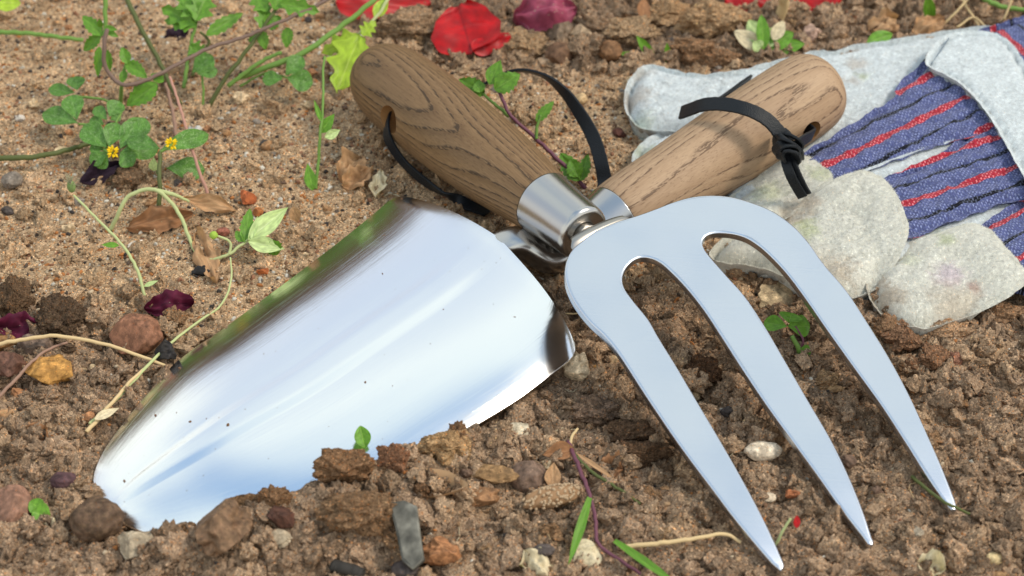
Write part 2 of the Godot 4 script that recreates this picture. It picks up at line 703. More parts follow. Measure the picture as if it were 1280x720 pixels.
func trowel_outline() -> void:
	far_edge = spline(PackedVector3Array([Vector3(-0.1193, 0.001, 0.1041), Vector3(-0.1237, 0.001, 0.0968), Vector3(-0.1255, 0.0015, 0.0903), Vector3(-0.1244, 0.002, 0.0812), Vector3(-0.1206, 0.0025, 0.0702), Vector3(-0.1147, 0.003, 0.0567), Vector3(-0.1061, 0.0035, 0.0401), Vector3(-0.0923, 0.004, 0.0241), Vector3(-0.0777, 0.0045, 0.0062), Vector3(-0.0599, 0.005, -0.0163), Vector3(-0.0467, 0.0055, -0.0341), Vector3(-0.0431, 0.0058, -0.0391), Vector3(-0.0407, 0.006, -0.0415), Vector3(-0.0379, 0.0063, -0.042)]), 64)
	near_edge = spline(PackedVector3Array([Vector3(-0.1193, 0.001, 0.1041), Vector3(-0.116, 0.001, 0.107), Vector3(-0.1113, 0.001, 0.1102), Vector3(-0.1047, 0.001, 0.1128), Vector3(-0.0911, 0.001, 0.1131), Vector3(-0.0749, 0.0015, 0.111), Vector3(-0.0566, 0.002, 0.105), Vector3(-0.0382, 0.003, 0.0938), Vector3(-0.0168, 0.0045, 0.0758), Vector3(0.0025, 0.0055, 0.0594), Vector3(0.0141, 0.006, 0.047), Vector3(0.0177, 0.0062, 0.0431), Vector3(0.0198, 0.0064, 0.0396), Vector3(0.0201, 0.0068, 0.0358)]), 64)
	crest = PackedVector3Array([Vector3(-0.1069, 0.001, 0.1169), Vector3(-0.0987, 0.003, 0.1163), Vector3(-0.0859, 0.006, 0.1137), Vector3(-0.0727, 0.009, 0.1079), Vector3(-0.0564, 0.0105, 0.1002), Vector3(-0.0472, 0.0115, 0.0963), Vector3(-0.0332, 0.0105, 0.0919), Vector3(-0.0205, 0.007, 0.0819), Vector3(-0.0073, 0.002, 0.0753), Vector3(0.0049, 0, 0.069)])
	prong_ends = [[Vector3(0.0773, 0, 0.126), Vector3(0.0616, 0.008, 0.0961)], [Vector3(0.1048, 0, 0.116), Vector3(0.0933, 0.008, 0.0877)], [Vector3(0.1313, 0, 0.1021), Vector3(0.1225, 0.008, 0.0843)]]
	for p in far_edge: trowel_area.append(Vector2(p.x, p.z))
	for i in range(63, -1, -1): trowel_area.append(Vector2(near_edge[i].x, near_edge[i].z))

func smooth_box(v: float, a: float, b: float, soft: float) -> float:
	return smoothstep(a - soft, a + soft, v) * (1.0 - smoothstep(b - soft, b + soft, v))

# How cloddy the soil is at a place: 0 fine dry sand, 1 crumbly brown clods. Millimetres.
func cloddy(x: float, z: float) -> float:
	var w := 10.0 * n_low.get_noise_2d(x + 300.0, z)
	var front := smoothstep(0.0, 34.0, z + w + 0.12 * x - (18.0 if x > -60.0 else 0.0))
	var left := smoothstep(-92.0, -122.0, x + w) * smoothstep(-8.0, 22.0, z + w)
	var right := smoothstep(55.0, 85.0, x + w) * smoothstep(-32.0, -10.0, z)
	var back := smoothstep(-118.0, -138.0, z + w - 0.05 * x) * smoothstep(-75.0, -30.0, x)
	var mid := smooth_box(x, 5.0, 60.0, 14.0) * smooth_box(z, 0.0, 80.0, 12.0)
	return clampf(maxf(maxf(front, left), maxf(maxf(right, back), mid)), 0.0, 1.0)

func crest_lift(x: float, z: float) -> float:
	var best := -99.0
	var p := Vector2(x, z) * 0.001
	for i in crest.size() - 1:
		var a := Vector2(crest[i].x, crest[i].z)
		var b := Vector2(crest[i + 1].x, crest[i + 1].z)
		var ab := b - a
		var t := clampf((p - a).dot(ab) / ab.length_squared(), 0.0, 1.0)
		var q := p - (a + ab * t)
		var outer := q.dot(Vector2(-ab.y, ab.x).normalized()) * 1000.0
		var d := q.length() * 1000.0
		var h := lerpf(crest[i].y, crest[i + 1].y, t) * 1000.0
		var fall := d * d * 0.014 if outer > 0.0 else d * 1.5 + d * d * 0.1
		best = maxf(best, h - fall)
	return best

# Height of the soil in millimetres at a place in millimetres.
func soil_mm(x: float, z: float) -> float:
	var wx := x + 2.2 * n_mid.get_noise_2d(x * 1.6, z * 1.6 + 77.0)
	var wz := z + 2.2 * n_mid.get_noise_2d(x * 1.6 + 50.0, z * 1.6)
	var c := cloddy(x, z)
	var h := 1.9 * n_low.get_noise_2d(x, z) + 0.9 * n_mid.get_noise_2d(x, z)
	var patch := clampf(0.5 + 1.3 * n_low.get_noise_2d(x * 2.6 + 900.0, z * 2.6), 0.0, 1.0)
	var l1 := maxf(0.0, -0.25 - c_big.get_noise_2d(wx, wz))
	var l2 := maxf(0.0, -0.2 - c_mid.get_noise_2d(wx + 40.0, wz))
	var l3 := maxf(0.0, -0.2 - c_small.get_noise_2d(x, z))
	var patch2 := smoothstep(-0.25, 0.3, n_mid.get_noise_2d(x * 0.8 + 700.0, z * 0.8))
	var crag := n_crag.get_noise_2d(wx, wz)
	h += c * (patch * 4.0 * l1 * 1.3 + (0.35 + patch2) * 3.1 * crag + (0.2 + 0.8 * patch2) * 1.3 * l2) + 0.45 * crag + (0.28 + 0.08 * c) * 0.6 * sqrt(l3) - c * 0.9
	h += 0.28 * n_fine.get_noise_2d(x, z)
	if x > -160.0 and x < 40.0 and z > 30.0 and z < 150.0:
		var m := crest_lift(x, z)
		if m > -4.0:
			m += 2.4 * l1 + 1.4 * l2 + 0.6 * sqrt(l3) + 2.4 * crag - 0.6
			h = maxf(h, m)
			if m > h - 1.0: return h
	# pressed down under the trowel, the handles and the glove
	if x > -150.0 and x < 40.0 and z > -60.0 and z < 120.0:
		var p := Vector2(x, z) * 0.001
		var dist := 99.0
		if Geometry2D.is_point_in_polygon(p, trowel_area): dist = 0.0
		else:
			for i in range(0, trowel_area.size() - 4, 4):
				dist = minf(dist, p.distance_to(Geometry2D.get_closest_point_to_segment(p, trowel_area[i], trowel_area[i + 4])) * 1000.0)
		if dist < 9.0: h = minf(h, lerpf(-0.6 if x < -60.0 else 0.6, 4.0, dist / 9.0) + 0.2 * h)
	if x > 50.0 and x < 160.0 and z > 40.0:
		for q in prong_ends:
			var p2 := Vector2(x, z) * 0.001
			var near := Geometry2D.get_closest_point_to_segment(p2, Vector2(q[0].x, q[0].z), Vector2(q[1].x, q[1].z))
			var f := near.distance_to(Vector2(q[0].x, q[0].z)) / Vector2(q[0].x - q[1].x, q[0].z - q[1].z).length()
			var d := p2.distance_to(near) * 1000.0
			if d < 12.0: h = minf(h, lerpf(-2.0, 6.0, f) + maxf(0.0, d - 6.0) * 0.7 + 0.15 * h)
	for q in [[40.0, -40.0, 30.0, 0.5], [70.0, -55.0, 34.0, 0.5], [105.0, -70.0, 36.0, 0.0], [130.0, -60.0, 60.0, 0.0], [150.0, -20.0, 50.0, 0.0], [20.0, 4.0, 16.0, 1.0], [60.0, -90.0, 26.0, 0.5]]:
		var d := Vector2(x - q[0], z - q[1]).length()
		if d < q[2]: h = minf(h, q[3] + 5.0 * smoothstep(q[2] * 0.75, q[2], d) + 0.3 * h)
	return h

func soil_at(x: float, z: float) -> float:
	return soil_mm(x * 1000.0, z * 1000.0) * 0.001

func soil_color(x: float, z: float, h: float) -> Color:
	var c := cloddy(x, z)
	var k := clampf(c * 0.95 + 0.5 * n_low.get_noise_2d(x * 1.7 + 40.0, z * 1.7) + 0.35 * n_mid.get_noise_2d(x * 1.4 + 11.0, z * 1.4) + 0.2 * n_fine.get_noise_2d(x * 0.6, z * 0.6), 0.0, 1.0)
	var sand := Color(0.395, 0.268, 0.160)
	var loam := Color(0.262, 0.178, 0.116)
	var v := 1.0 + 0.2 * n_mid.get_noise_2d(x * 0.7, z * 0.7 + 500.0) + 0.22 * n_fine.get_noise_2d(x * 0.8, z * 0.8 + 90.0)
	var o := sand.lerp(loam, k)
	return Color(o.r * v, o.g * v, o.b * v)

func steps(lo: float, hi: float, step: float, reach: float) -> PackedFloat32Array:
	var out := PackedFloat32Array()
	var s := step
	var at := lo
	while at > -reach:
		s *= 1.35
		at -= s
		out.insert(0, at)
	at = lo
	while at < hi:
		out.append(at)
		at += step
	s = step
	while at < reach:
		out.append(at)
		s *= 1.35
		at += s
	out.append(at)
	return out

func ground() -> void:
	var xs := steps(-215.0, 215.0, 0.8, 40000.0)
	var zs := steps(-205.0, 140.0, 0.8, 40000.0)
	var nx := xs.size()
	var nz := zs.size()
	var hs := PackedFloat32Array()
	hs.resize(nx * nz)
	var v := PackedVector3Array()
	v.resize(nx * nz)
	var col := PackedColorArray()
	col.resize(nx * nz)
	for j in nz:
		for i in nx:
			var h := soil_mm(xs[i], zs[j])
			hs[j * nx + i] = h
			v[j * nx + i] = Vector3(xs[i], h, zs[j]) * 0.001
			col[j * nx + i] = soil_color(xs[i], zs[j], h)
	var nn := PackedVector3Array()
	nn.resize(nx * nz)
	var t := PackedInt32Array()
	t.resize((nx - 1) * (nz - 1) * 6)
	var at := 0
	for j in nz:
		for i in nx:
			var a := maxi(i - 1, 0)
			var b := mini(i + 1, nx - 1)
			var d := maxi(j - 1, 0)
			var e := mini(j + 1, nz - 1)
			nn[j * nx + i] = Vector3(-(hs[j * nx + b] - hs[j * nx + a]) / (xs[b] - xs[a]), 1.0, -(hs[e * nx + i] - hs[d * nx + i]) / (zs[e] - zs[d])).normalized()
			if i < nx - 1 and j < nz - 1:
				var q := j * nx + i
				t[at] = q
				t[at + 1] = q + 1
				t[at + 2] = q + nx
				t[at + 3] = q + 1
				t[at + 4] = q + nx + 1
				t[at + 5] = q + nx
				at += 6
	var arr := []
	arr.resize(Mesh.ARRAY_MAX)
	arr[Mesh.ARRAY_VERTEX] = v
	arr[Mesh.ARRAY_NORMAL] = nn
	arr[Mesh.ARRAY_COLOR] = col
	arr[Mesh.ARRAY_INDEX] = t
	var m := ArrayMesh.new()
	m.add_surface_from_arrays(Mesh.PRIMITIVE_TRIANGLES, arr)
	tag(part("ground", m, M.soil), "brown crumbly garden soil with sandy dry patches", "soil", "", "structure")

# What the steel mirrors: a fence and low planting behind the bed, beyond the top of the picture.
func surroundings() -> void:
	var f := thing("garden_fence", "brown vertical board fence behind the bed", "fence", Vector3(0, 0, -3.6))
	var r := RandomNumberGenerator.new()
	r.seed = 70
	var mats := []
	for i in 3:
		var m := tri(plain(Color8([126, 112, 138][i], [96, 84, 106][i], [72, 62, 80][i]), 0.85), 400.0)
		m.albedo_texture = tex(noise_image(128, 0.04, 4, 71 + i, 0.7, 1.0))
		mats.append(m)
	for i in 44:
		var b := BoxMesh.new()
		b.size = Vector3(0.136, 1.45 + r.randf_range(-0.015, 0.015), 0.02)
		var o := part("plank", b, mats[r.randi() % 3], f)
		o.position = Vector3(-3.4 + i * 0.142, 0.74, r.randf_range(-0.004, 0.004))
	for y in [0.3, 1.15]:
		var b := BoxMesh.new()
		b.size = Vector3(6.4, 0.09, 0.05)
		var o := part("rail", b, mats[0], f)
		o.position = Vector3(-0.3, y, -0.04)
	# low leafy planting in front of it
	var leaf := leaf_mesh(1.0, 0.42, "oval", 0.25, 0.3, 3)
	var mm := MultiMesh.new()
	mm.transform_format = MultiMesh.TRANSFORM_3D
	mm.use_colors = true
	mm.mesh = leaf
	mm.instance_count = 14000
	for i in 14000:
		var p := Vector3(r.randf_range(-2.6, 2.0), 0, r.randf_range(-3.2, -0.9))
		var tall := 0.10 + 0.42 * smoothstep(-0.8, -2.6, p.z) + 0.1 * n_low.get_noise_2d(p.x * 120.0, p.z * 120.0)
		p.y = tall * sqrt(r.randf())
		var s := r.randf_range(0.03, 0.085)
		var bs := Basis.from_euler(Vector3(r.randf_range(-1.2, 0.4), r.randf() * TAU, r.randf_range(-0.5, 0.5))).scaled(Vector3.ONE * s)
		mm.set_instance_transform(i, Transform3D(bs, p))
		var k := r.randf_range(0.6, 1.25)
		mm.set_instance_color(i, Color(k * r.randf_range(0.8, 1.2), k, k * 0.9))
	var o := MultiMeshInstance3D.new()
	o.multimesh = mm
	o.material_override = M.green
	o.name = named("undergrowth")
	add_child(o)
	tag(o, "low green leafy undergrowth between the bed and the fence", "undergrowth", "", "stuff")

# ---------- the two tools ----------

# A turned part along an axis from a to b. profile: (millimetres from a, radius in millimetres). A hole may go through it.
func turned(a: Vector3, b: Vector3, profile: PackedVector2Array, mat: Material, called: String, parent: Node3D, rows := 0, sides := 48, hole := Vector3.ZERO) -> void:
	var ax := (b - a).normalized()
	var h := Vector3.UP.cross(ax).normalized()
	var u := ax.cross(h)
	var p3 := PackedVector3Array()
	for q in profile: p3.append(Vector3(q.x, q.y, 0))
	var line := spline(p3, rows) if rows > 0 else p3
	var n := line.size()
	var long := profile[profile.size() - 1].x
	var st := PackedVector2Array()   # station and angle of every vertex
	for i in n:
		for k in sides + 1:
			st.append(Vector2(line[i].x, TAU * k / sides))
	var build := Build.new()
	var rim := [[], []]
	var skip := {}
	if hole != Vector3.ZERO:
		for side in 2:
			var s0 := hole.x
			var a0 := fposmod(hole.y + PI * side, TAU)
			var i0 := 0
			for i in n:
				if absf(line[i].x - s0) < absf(line[i0].x - s0): i0 = i
			var k0 := int(round(a0 / TAU * sides))
			var rad := line[i0].y
			var half := 4
			var outer := 9
			for i in range(i0 - outer, i0 + outer + 1):
				for k in range(k0 - outer, k0 + outer + 1):
					var di := i - i0
					var dk := k - k0
					var d := maxi(absi(di), absi(dk))
					var kk := posmod(k, sides)
					var own := Vector2(line[i].x, float(k) / sides * TAU)
					if d >= half:
						var dir := Vector2(di, dk).normalized()
						var circ := Vector2(line[i0].x + dir.x * hole.z, float(k0) / sides * TAU + dir.y * hole.z / rad)
						var t := float(d - half) / (outer - half)
						var q := circ.lerp(own, smoothstep(0.0, 1.0, t) * 0.5 + t * 0.5)
						st[i * (sides + 1) + kk] = Vector2(q.x, q.y)
						if kk == 0: st[i * (sides + 1) + sides] = Vector2(q.x, q.y)
					if d < half or (di < half and dk < half and di >= -half and dk >= -half):
						if di >= -half and di < half and dk >= -half and dk < half:
							skip[i * (sides + 1) + kk] = true
			for w in 8 * half:
				var g := w / (2 * half)
				var f := w % (2 * half)
				var ij := [Vector2i(-half, -half + f), Vector2i(-half + f, half), Vector2i(half, half - f), Vector2i(half - f, -half)][g] as Vector2i
				rim[side].append((i0 + ij.x) * (sides + 1) + posmod(k0 + ij.y, sides))
	var pts := PackedVector3Array()
	var uvs := PackedVector2Array()
	for j in st.size():
		var s := st[j].x
		var i := 0
		while i < n - 2 and line[i + 1].x < s: i += 1
		var r := lerpf(line[i].y, line[i + 1].y, clampf((s - line[i].x) / maxf(line[i + 1].x - line[i].x, 1e-6), 0.0, 1.0))
		if hole == Vector3.ZERO: r = line[j / (sides + 1)].y
		var an := st[j].y
		pts.append(a + ax * s * 0.001 + (h * cos(an) + u * sin(an)) * r * 0.001)
		var v := an / TAU
		if j % (sides + 1) == sides: v = 1.0
		uvs.append(Vector2((s - profile[0].x) / (long - profile[0].x), v))
	var cols := sides + 1
	build.v = pts.duplicate()
	build.uv = uvs
	for i in n - 1:
		for k in sides:
			var q := i * cols + k
			if skip.has(q): continue
			build.tri(q, q + 1, q + cols)
			build.tri(q + 1, q + cols + 1, q + cols)
	for i in n: build.weld.append([i * cols, i * cols + sides])
	part_at(called, build, mat, parent)
	if hole != Vector3.ZERO:
		# the bore: rim to rim through the wood
		var bore := Build.new()
		var w: int = rim[0].size()
		var ring := [PackedVector3Array(), PackedVector3Array()]
		for side in 2:
			for j in rim[side]: ring[side].append(pts[j])
		var grid := PackedVector3Array()
		for step in 9:
			for k in w + 1:
				var p0: Vector3 = ring[0][k % w]
				var want: Vector3 = p0 - (h * cos(hole.y) + u * sin(hole.y)) * 0.022
				var best: Vector3 = ring[1][0]
				for e in ring[1]:
					if (e - want).length() < (best - want).length(): best = e
				grid.append(p0.lerp(best, step / 8.0))
		bore.grid(grid, w + 1, true)
		part_at("strap_hole", bore, M.bore, parent)

# A flat plate: its upper outline is given in the plane; it hangs down by its thickness, with rounded upper edges.
func plate_part(called: String, outline: PackedVector3Array, normal: Vector3, thick: float, open_edges: Array, mat: Material, parent: Node3D, camber := 0.0, tip := Vector3.ZERO, foot := Vector3.ZERO) -> void:
	var b := Build.new()
	var n := outline.size()
	var u := normal.cross(Vector3.FORWARD).normalized()
	var w := u.cross(normal)
	var flat := PackedVector2Array()
	for p in outline: flat.append(Vector2(p.dot(u), p.dot(w)))
	var cw := 1.0 if Geometry2D.is_polygon_clockwise(flat) else -1.0
	var is_open := {}
	for k in open_edges: is_open[posmod(k, n)] = true
	var outw := PackedVector3Array()
	for i in n:
		var a := outline[posmod(i - 1, n)]
		var d := outline[i]
		var e := outline[(i + 1) % n]
		var t1 := (d - a).normalized()
		var t2 := (e - d).normalized()
		if is_open.has(i): t2 = t1
		if is_open.has(posmod(i - 1, n)): t1 = (e - d).normalized()
		var t := (t1 + t2).normalized()
		outw.append(t.cross(normal).normalized())
	var probe := Vector2((outline[1] + outw[1] * 0.0003).dot(u), (outline[1] + outw[1] * 0.0003).dot(w))
	if Geometry2D.is_point_in_polygon(probe, flat):
		for i in n: outw[i] = -outw[i]
	var steps_ := [[-0.85, 0.0], [-0.48, 0.06], [-0.17, 0.2], [0.0, 0.5], [0.0, thick - 0.35], [-0.25, thick]]
	var inner := PackedVector3Array()
	for i in n: inner.append(outline[i] + outw[i] * steps_[0][0] * 0.001)
	# sides
	var ring := []
	for s in steps_.size():
		var row := []
		for i in n:
			row.append(b.v.size())
			b.v.append(outline[i] + outw[i] * steps_[s][0] * 0.001 - normal * steps_[s][1] * 0.001)
			b.uv.append(Vector2.ZERO)
			if s == 0: b.hard[b.v.size() - 1] = normal
		ring.append(row)
	for s in steps_.size() - 1:
		for i in n:
			if is_open.has(i): continue
			var j := (i + 1) % n
			var q := [ring[s][i], ring[s][j], ring[s + 1][i], ring[s + 1][j]]
			var mid: Vector3 = (b.v[q[0]] + b.v[q[1]] + b.v[q[2]]) / 3.0
			var f: Vector3 = (b.v[q[0]] - b.v[q[2]]).cross(b.v[q[0]] - b.v[q[1]])
			if f.dot(outw[i] + normal * 0.5) > 0.0:
				b.tri(q[0], q[1], q[2])
				b.tri(q[1], q[3], q[2])
			else:
				b.tri(q[0], q[2], q[1])
				b.tri(q[1], q[2], q[3])
	var f2 := PackedVector2Array()
	for p in inner: f2.append(Vector2(p.dot(u), p.dot(w)))
	var all := f2.duplicate()
	var box := Rect2(f2[0], Vector2.ZERO)
	for p in f2: box = box.expand(p)
	var step := 0.0028
	for ix in int(box.size.x / step) + 1:
		for iy in int(box.size.y / step) + 1:
			var p := box.position + Vector2(ix + 0.5 * (iy % 2), iy * 0.87) * step
			if not Geometry2D.is_point_in_polygon(p, f2): continue
			var near := 9.0
			for q in f2: near = minf(near, p.distance_squared_to(q))
			if near > 0.0000016: all.append(p)
	var t := Geometry2D.triangulate_delaunay(all)
	var levels := []
	for p in inner: levels.append(p.dot(normal))
	levels.sort()
	var level: float = levels[levels.size() / 2]
	for up in 2:
		var first := b.v.size()
		for p in all:
			var q := u * p.x + w * p.y + normal * (level - (0.0 if up == 1 else thick * 0.001))
			b.v.append(q)
			b.uv.append(Vector2.ZERO)
			var g := Vector3(n_shape.get_noise_3d(q.x * 900.0, 5.0, q.z * 900.0), 0.0, n_shape.get_noise_3d(q.x * 900.0, 95.0, q.z * 900.0)) * 0.05
			b.hard[b.v.size() - 1] = (normal + g).normalized() if up == 1 else -normal
		for i in range(0, t.size(), 3):
			var m := (all[t[i]] + all[t[i + 1]] + all[t[i + 2]]) / 3.0
			if not Geometry2D.is_point_in_polygon(m, f2): continue
			var cr := (all[t[i + 1]] - all[t[i]]).cross(all[t[i + 2]] - all[t[i]])
			if absf(cr) < 1e-13: continue
			var a: Vector3 = b.v[first + t[i]]
			var f := (a - b.v[first + t[i + 2]]).cross(a - b.v[first + t[i + 1]])
			if (f.dot(normal) > 0.0) == (up == 1): b.tri(first + t[i], first + t[i + 1], first + t[i + 2])
			else: b.tri(first + t[i], first + t[i + 2], first + t[i + 1])
	if camber > 0.0:
		var run := tip - foot
		var l := run.length()
		run /= l
		for i in b.v.size():
			var f := clampf(((b.v[i] - foot).dot(run) / l - 0.07) / 0.93, 0.0, 1.0)
			b.v[i] += normal * camber * 6.75 * f * f * (1.0 - f) * 0.001
			if b.hard.has(i): b.hard[i] = (b.hard[i] - run * (camber * 0.00675 * (2.0 * f - 3.0 * f * f) / (0.93 * l)) * signf((b.hard[i] as Vector3).dot(normal))).normalized()
	part_at(called, b, mat, parent)

func nearest(line: PackedVector3Array, p: Vector3) -> int:
	var best := 0
	for i in line.size():
		if line[i].distance_to(p) < line[best].distance_to(p): best = i
	return best

# Half widths given at the control points of a path, spread over its fine points.
func spread(path: PackedVector3Array, fine: PackedVector3Array, half: PackedVector2Array) -> PackedVector2Array:
	var at := []
	for p in path: at.append(nearest(fine, p))
	at[0] = 0
	at[at.size() - 1] = fine.size() - 1
	var out := PackedVector2Array()
	var k := 0
	for i in fine.size():
		while k < at.size() - 2 and i >= at[k + 1]: k += 1
		out.append(half[k].lerp(half[k + 1], smoothstep(0.0, 1.0, clampf(float(i - at[k]) / maxi(at[k + 1] - at[k], 1), 0.0, 1.0))))
	return out

func hand_fork() -> void:
	var o := thing("hand_fork", "three-pronged steel hand fork with darker wooden handle, prongs towards the viewer", "hand fork", Vector3(0.0324, 0, -0.0126))
	var e := Vector3(0.0236, 0.025, 0.0027)
	var bt := Vector3(-0.0524, 0.017, -0.1058)
	var ax := (bt - e).normalized()
	M.bore = plain(Color8(150, 108, 66), 0.7)
	turned(e, bt, PackedVector2Array([Vector2(1.5, 3.6), Vector2(0.6, 4.2), Vector2(0.5, 4.6), Vector2(0.0, 7.6), Vector2(0.1, 8.3), Vector2(0.8, 9.2), Vector2(2.0, 9.5), Vector2(12.0, 10.1), Vector2(22.4, 11.0), Vector2(22.9, 11.0), Vector2(23.0, 10.0)]), M.turned, "ferrule", o, 0, 64)
	turned(e, bt, PackedVector2Array([Vector2(22.5, 10.6), Vector2(23.2, 11.0), Vector2(30, 11.9), Vector2(46, 13.8), Vector2(64, 15.0), Vector2(86, 15.5), Vector2(103, 15.4), Vector2(115, 14.8), Vector2(123, 13.3), Vector2(128.5, 10.6), Vector2(131.4, 7.2), Vector2(132.5, 3.6), Vector2(132.7, 0.05)]), M.wood_dark, "handle", o, 96, 96, Vector3(94.3, deg_to_rad(9.0), 5.2))
	# the neck: round where it enters the ferrule, opening into the flat of the head
	var b := Build.new()
	var side := Vector3(ax.z, 0, -ax.x).normalized()
	var path := PackedVector3Array()
	var half := PackedVector2Array()
	for q in [[-8.0, 0.0, 0.0, 4.0, 4.0], [0.0, 0.0, 0.0, 4.0, 4.0], [3.0, 0.8, 0.0, 4.6, 3.4], [4.6, 3.4, 0.0, 6.8, 2.0], [6.4, 6.6, 0.0, 10.5, 1.0], [9.4, 5.6, 0.0, 12.5, 0.5], [13.0, 3.6, 0.0, 11.0, 0.3]]:
		path.append(e - ax * q[0] * 0.001 + Vector3(0, q[1] * 0.001, 0) - side * q[2] * 0.001)
		half.append(Vector2(q[3], q[4]) * 0.001)
	var fine := spline(path, 40)
	var fh := spread(path, fine, half)
	sweep(b, fine, fh, 28, side)
	part_at("neck", b, M.dull, o)
	# the head: one plate with two slots; the prongs are set off by a faint bend
	var c1 := spline(PackedVector3Array([Vector3(0.0746, 0.0026, 0.1262), Vector3(0.071, 0.0039, 0.1218), Vector3(0.065, 0.0063, 0.1137), Vector3(0.0575, 0.0096, 0.102), Vector3(0.0499, 0.0131, 0.0895), Vector3(0.041, 0.0176, 0.0731), Vector3(0.0323, 0.0221, 0.0567), Vector3(0.0283, 0.0238, 0.051), Vector3(0.0244, 0.0252, 0.0469), Vector3(0.0208, 0.0267, 0.0419), Vector3(0.0182, 0.0282, 0.0367), Vector3(0.0168, 0.0295, 0.0317), Vector3(0.0166, 0.0306, 0.0274), Vector3(0.0174, 0.0315, 0.023), Vector3(0.0192, 0.0322, 0.0191), Vector3(0.0221, 0.0327, 0.0157), Vector3(0.0268, 0.0333, 0.0111), Vector3(0.0333, 0.0336, 0.0069), Vector3(0.0399, 0.0336, 0.0037), Vector3(0.0465, 0.0337, 0.0001), Vector3(0.0523, 0.0339, -0.0032), Vector3(0.0585, 0.0339, -0.0059), Vector3(0.0651, 0.0335, -0.0073), Vector3(0.0716, 0.0328, -0.0073), Vector3(0.0781, 0.0317, -0.0057), Vector3(0.0845, 0.0304, -0.003), Vector3(0.0906, 0.0286, 0.0019), Vector3(0.0953, 0.0266, 0.0081), Vector3(0.0997, 0.0242, 0.0165), Vector3(0.106, 0.0214, 0.0263), Vector3(0.1116, 0.0181, 0.0387), Vector3(0.117, 0.0146, 0.0521), Vector3(0.1214, 0.0113, 0.0652), Vector3(0.1252, 0.0079, 0.0787), Vector3(0.1284, 0.0051, 0.0902), Vector3(0.131, 0.0026, 0.1004)]), 300)
	var c2 := spline(PackedVector3Array([Vector3(0.1279, 0.0026, 0.102), Vector3(0.1234, 0.0048, 0.0936), Vector3(0.118, 0.0079, 0.0821), Vector3(0.1121, 0.0113, 0.0695), Vector3(0.1055, 0.0148, 0.0567), Vector3(0.0986, 0.0185, 0.043), Vector3(0.0917, 0.0222, 0.0292), Vector3(0.0863, 0.0248, 0.0201), Vector3(0.0809, 0.027, 0.0134), Vector3(0.0782, 0.0278, 0.0108), Vector3(0.0755, 0.0285, 0.009), Vector3(0.072, 0.0292, 0.008), Vector3(0.0681, 0.0296, 0.0077), Vector3(0.0644, 0.0299, 0.0084), Vector3(0.062, 0.0298, 0.01), Vector3(0.061, 0.0293, 0.0123), Vector3(0.0615, 0.0287, 0.0148), Vector3(0.0678, 0.0258, 0.0241), Vector3(0.073, 0.0236, 0.0313), Vector3(0.0785, 0.0207, 0.0421), Vector3(0.0842, 0.0171, 0.0556), Vector3(0.0899, 0.0134, 0.0697), Vector3(0.0955, 0.0099, 0.0834), Vector3(0.1, 0.0065, 0.0969), Vector3(0.1031, 0.0037, 0.1082), Vector3(0.1047, 0.0019, 0.1153)]), 260)
	var c3 := spline(PackedVector3Array([Vector3(0.1017, 0.0023, 0.115), Vector3(0.0966, 0.0045, 0.1074), Vector3(0.0904, 0.0075, 0.0966), Vector3(0.0838, 0.0107, 0.085), Vector3(0.0774, 0.0139, 0.0734), Vector3(0.071, 0.0173, 0.0606), Vector3(0.0651, 0.0206, 0.0484), Vector3(0.0599, 0.0234, 0.0383), Vector3(0.055, 0.0257, 0.0306), Vector3(0.0507, 0.0274, 0.0252), Vector3(0.0471, 0.0287, 0.0216), Vector3(0.0441, 0.0293, 0.0202), Vector3(0.0413, 0.0296, 0.0201), Vector3(0.0385, 0.0296, 0.0217), Vector3(0.0358, 0.029, 0.0252), Vector3(0.0347, 0.0282, 0.0293), Vector3(0.0353, 0.0274, 0.0326), Vector3(0.0379, 0.026, 0.037), Vector3(0.0422, 0.0241, 0.0434), Vector3(0.0451, 0.0223, 0.0496), Vector3(0.0501, 0.0196, 0.0599), Vector3(0.056, 0.0161, 0.0729), Vector3(0.062, 0.0126, 0.0863), Vector3(0.0672, 0.0094, 0.0982), Vector3(0.0719, 0.0065, 0.1094), Vector3(0.0758, 0.0039, 0.1194), Vector3(0.0777, 0.0026, 0.1247)]), 260)
	var bend := PackedVector3Array([Vector3(0.0323, 0.0223, 0.0556), Vector3(0.0991, 0.024, 0.0175), Vector3(0.0903, 0.0233, 0.0248), Vector3(0.0738, 0.0229, 0.0343), Vector3(0.0619, 0.0229, 0.0394), Vector3(0.0457, 0.0226, 0.0484)])
	var i1 := [nearest(c1, bend[0]), nearest(c1, bend[1])]
	var i2 := [nearest(c2, bend[2]), nearest(c2, bend[3])]
	var i3 := [nearest(c3, bend[4]), nearest(c3, bend[5])]
	var head := PackedVector3Array()
	var open := []
	head.append_array(c1.slice(i1[0], i1[1] + 1))
	open.append(head.size() - 1)
	head.append_array(c2.slice(i2[0], i2[1] + 1))
	open.append(head.size() - 1)
	head.append_array(c3.slice(i3[0], i3[1] + 1))
	open.append(head.size() - 1)
	plate_part("head", head, Vector3(0.10374, 0.96861, 0.22589), 2.9, open, M.plate, o)
	var tips := PackedVector3Array([Vector3(0.0757, 0.0022, 0.1271), Vector3(0.077, 0.0019, 0.1282), Vector3(0.0782, 0.0021, 0.1267), Vector3(0.1295, 0.0019, 0.104), Vector3(0.131, 0.0018, 0.104), Vector3(0.1314, 0.0021, 0.1025), Vector3(0.1033, 0.0016, 0.1175), Vector3(0.1047, 0.0014, 0.1178), Vector3(0.1052, 0.0016, 0.1166)])
	var left := c1.slice(0, i1[0] + 1)
	left.reverse()
	var prong := PackedVector3Array()
	prong.append_array(c3.slice(i3[1]))
	for k in [2, 1, 0]: prong.append(tips[k])
	prong.append_array(c1.slice(0, i1[0] + 1))
	for k in [0, prong.size() - 1]: prong[k] += (bend[0].lerp(bend[5], 0.5) - tips[1]).normalized() * 0.0007
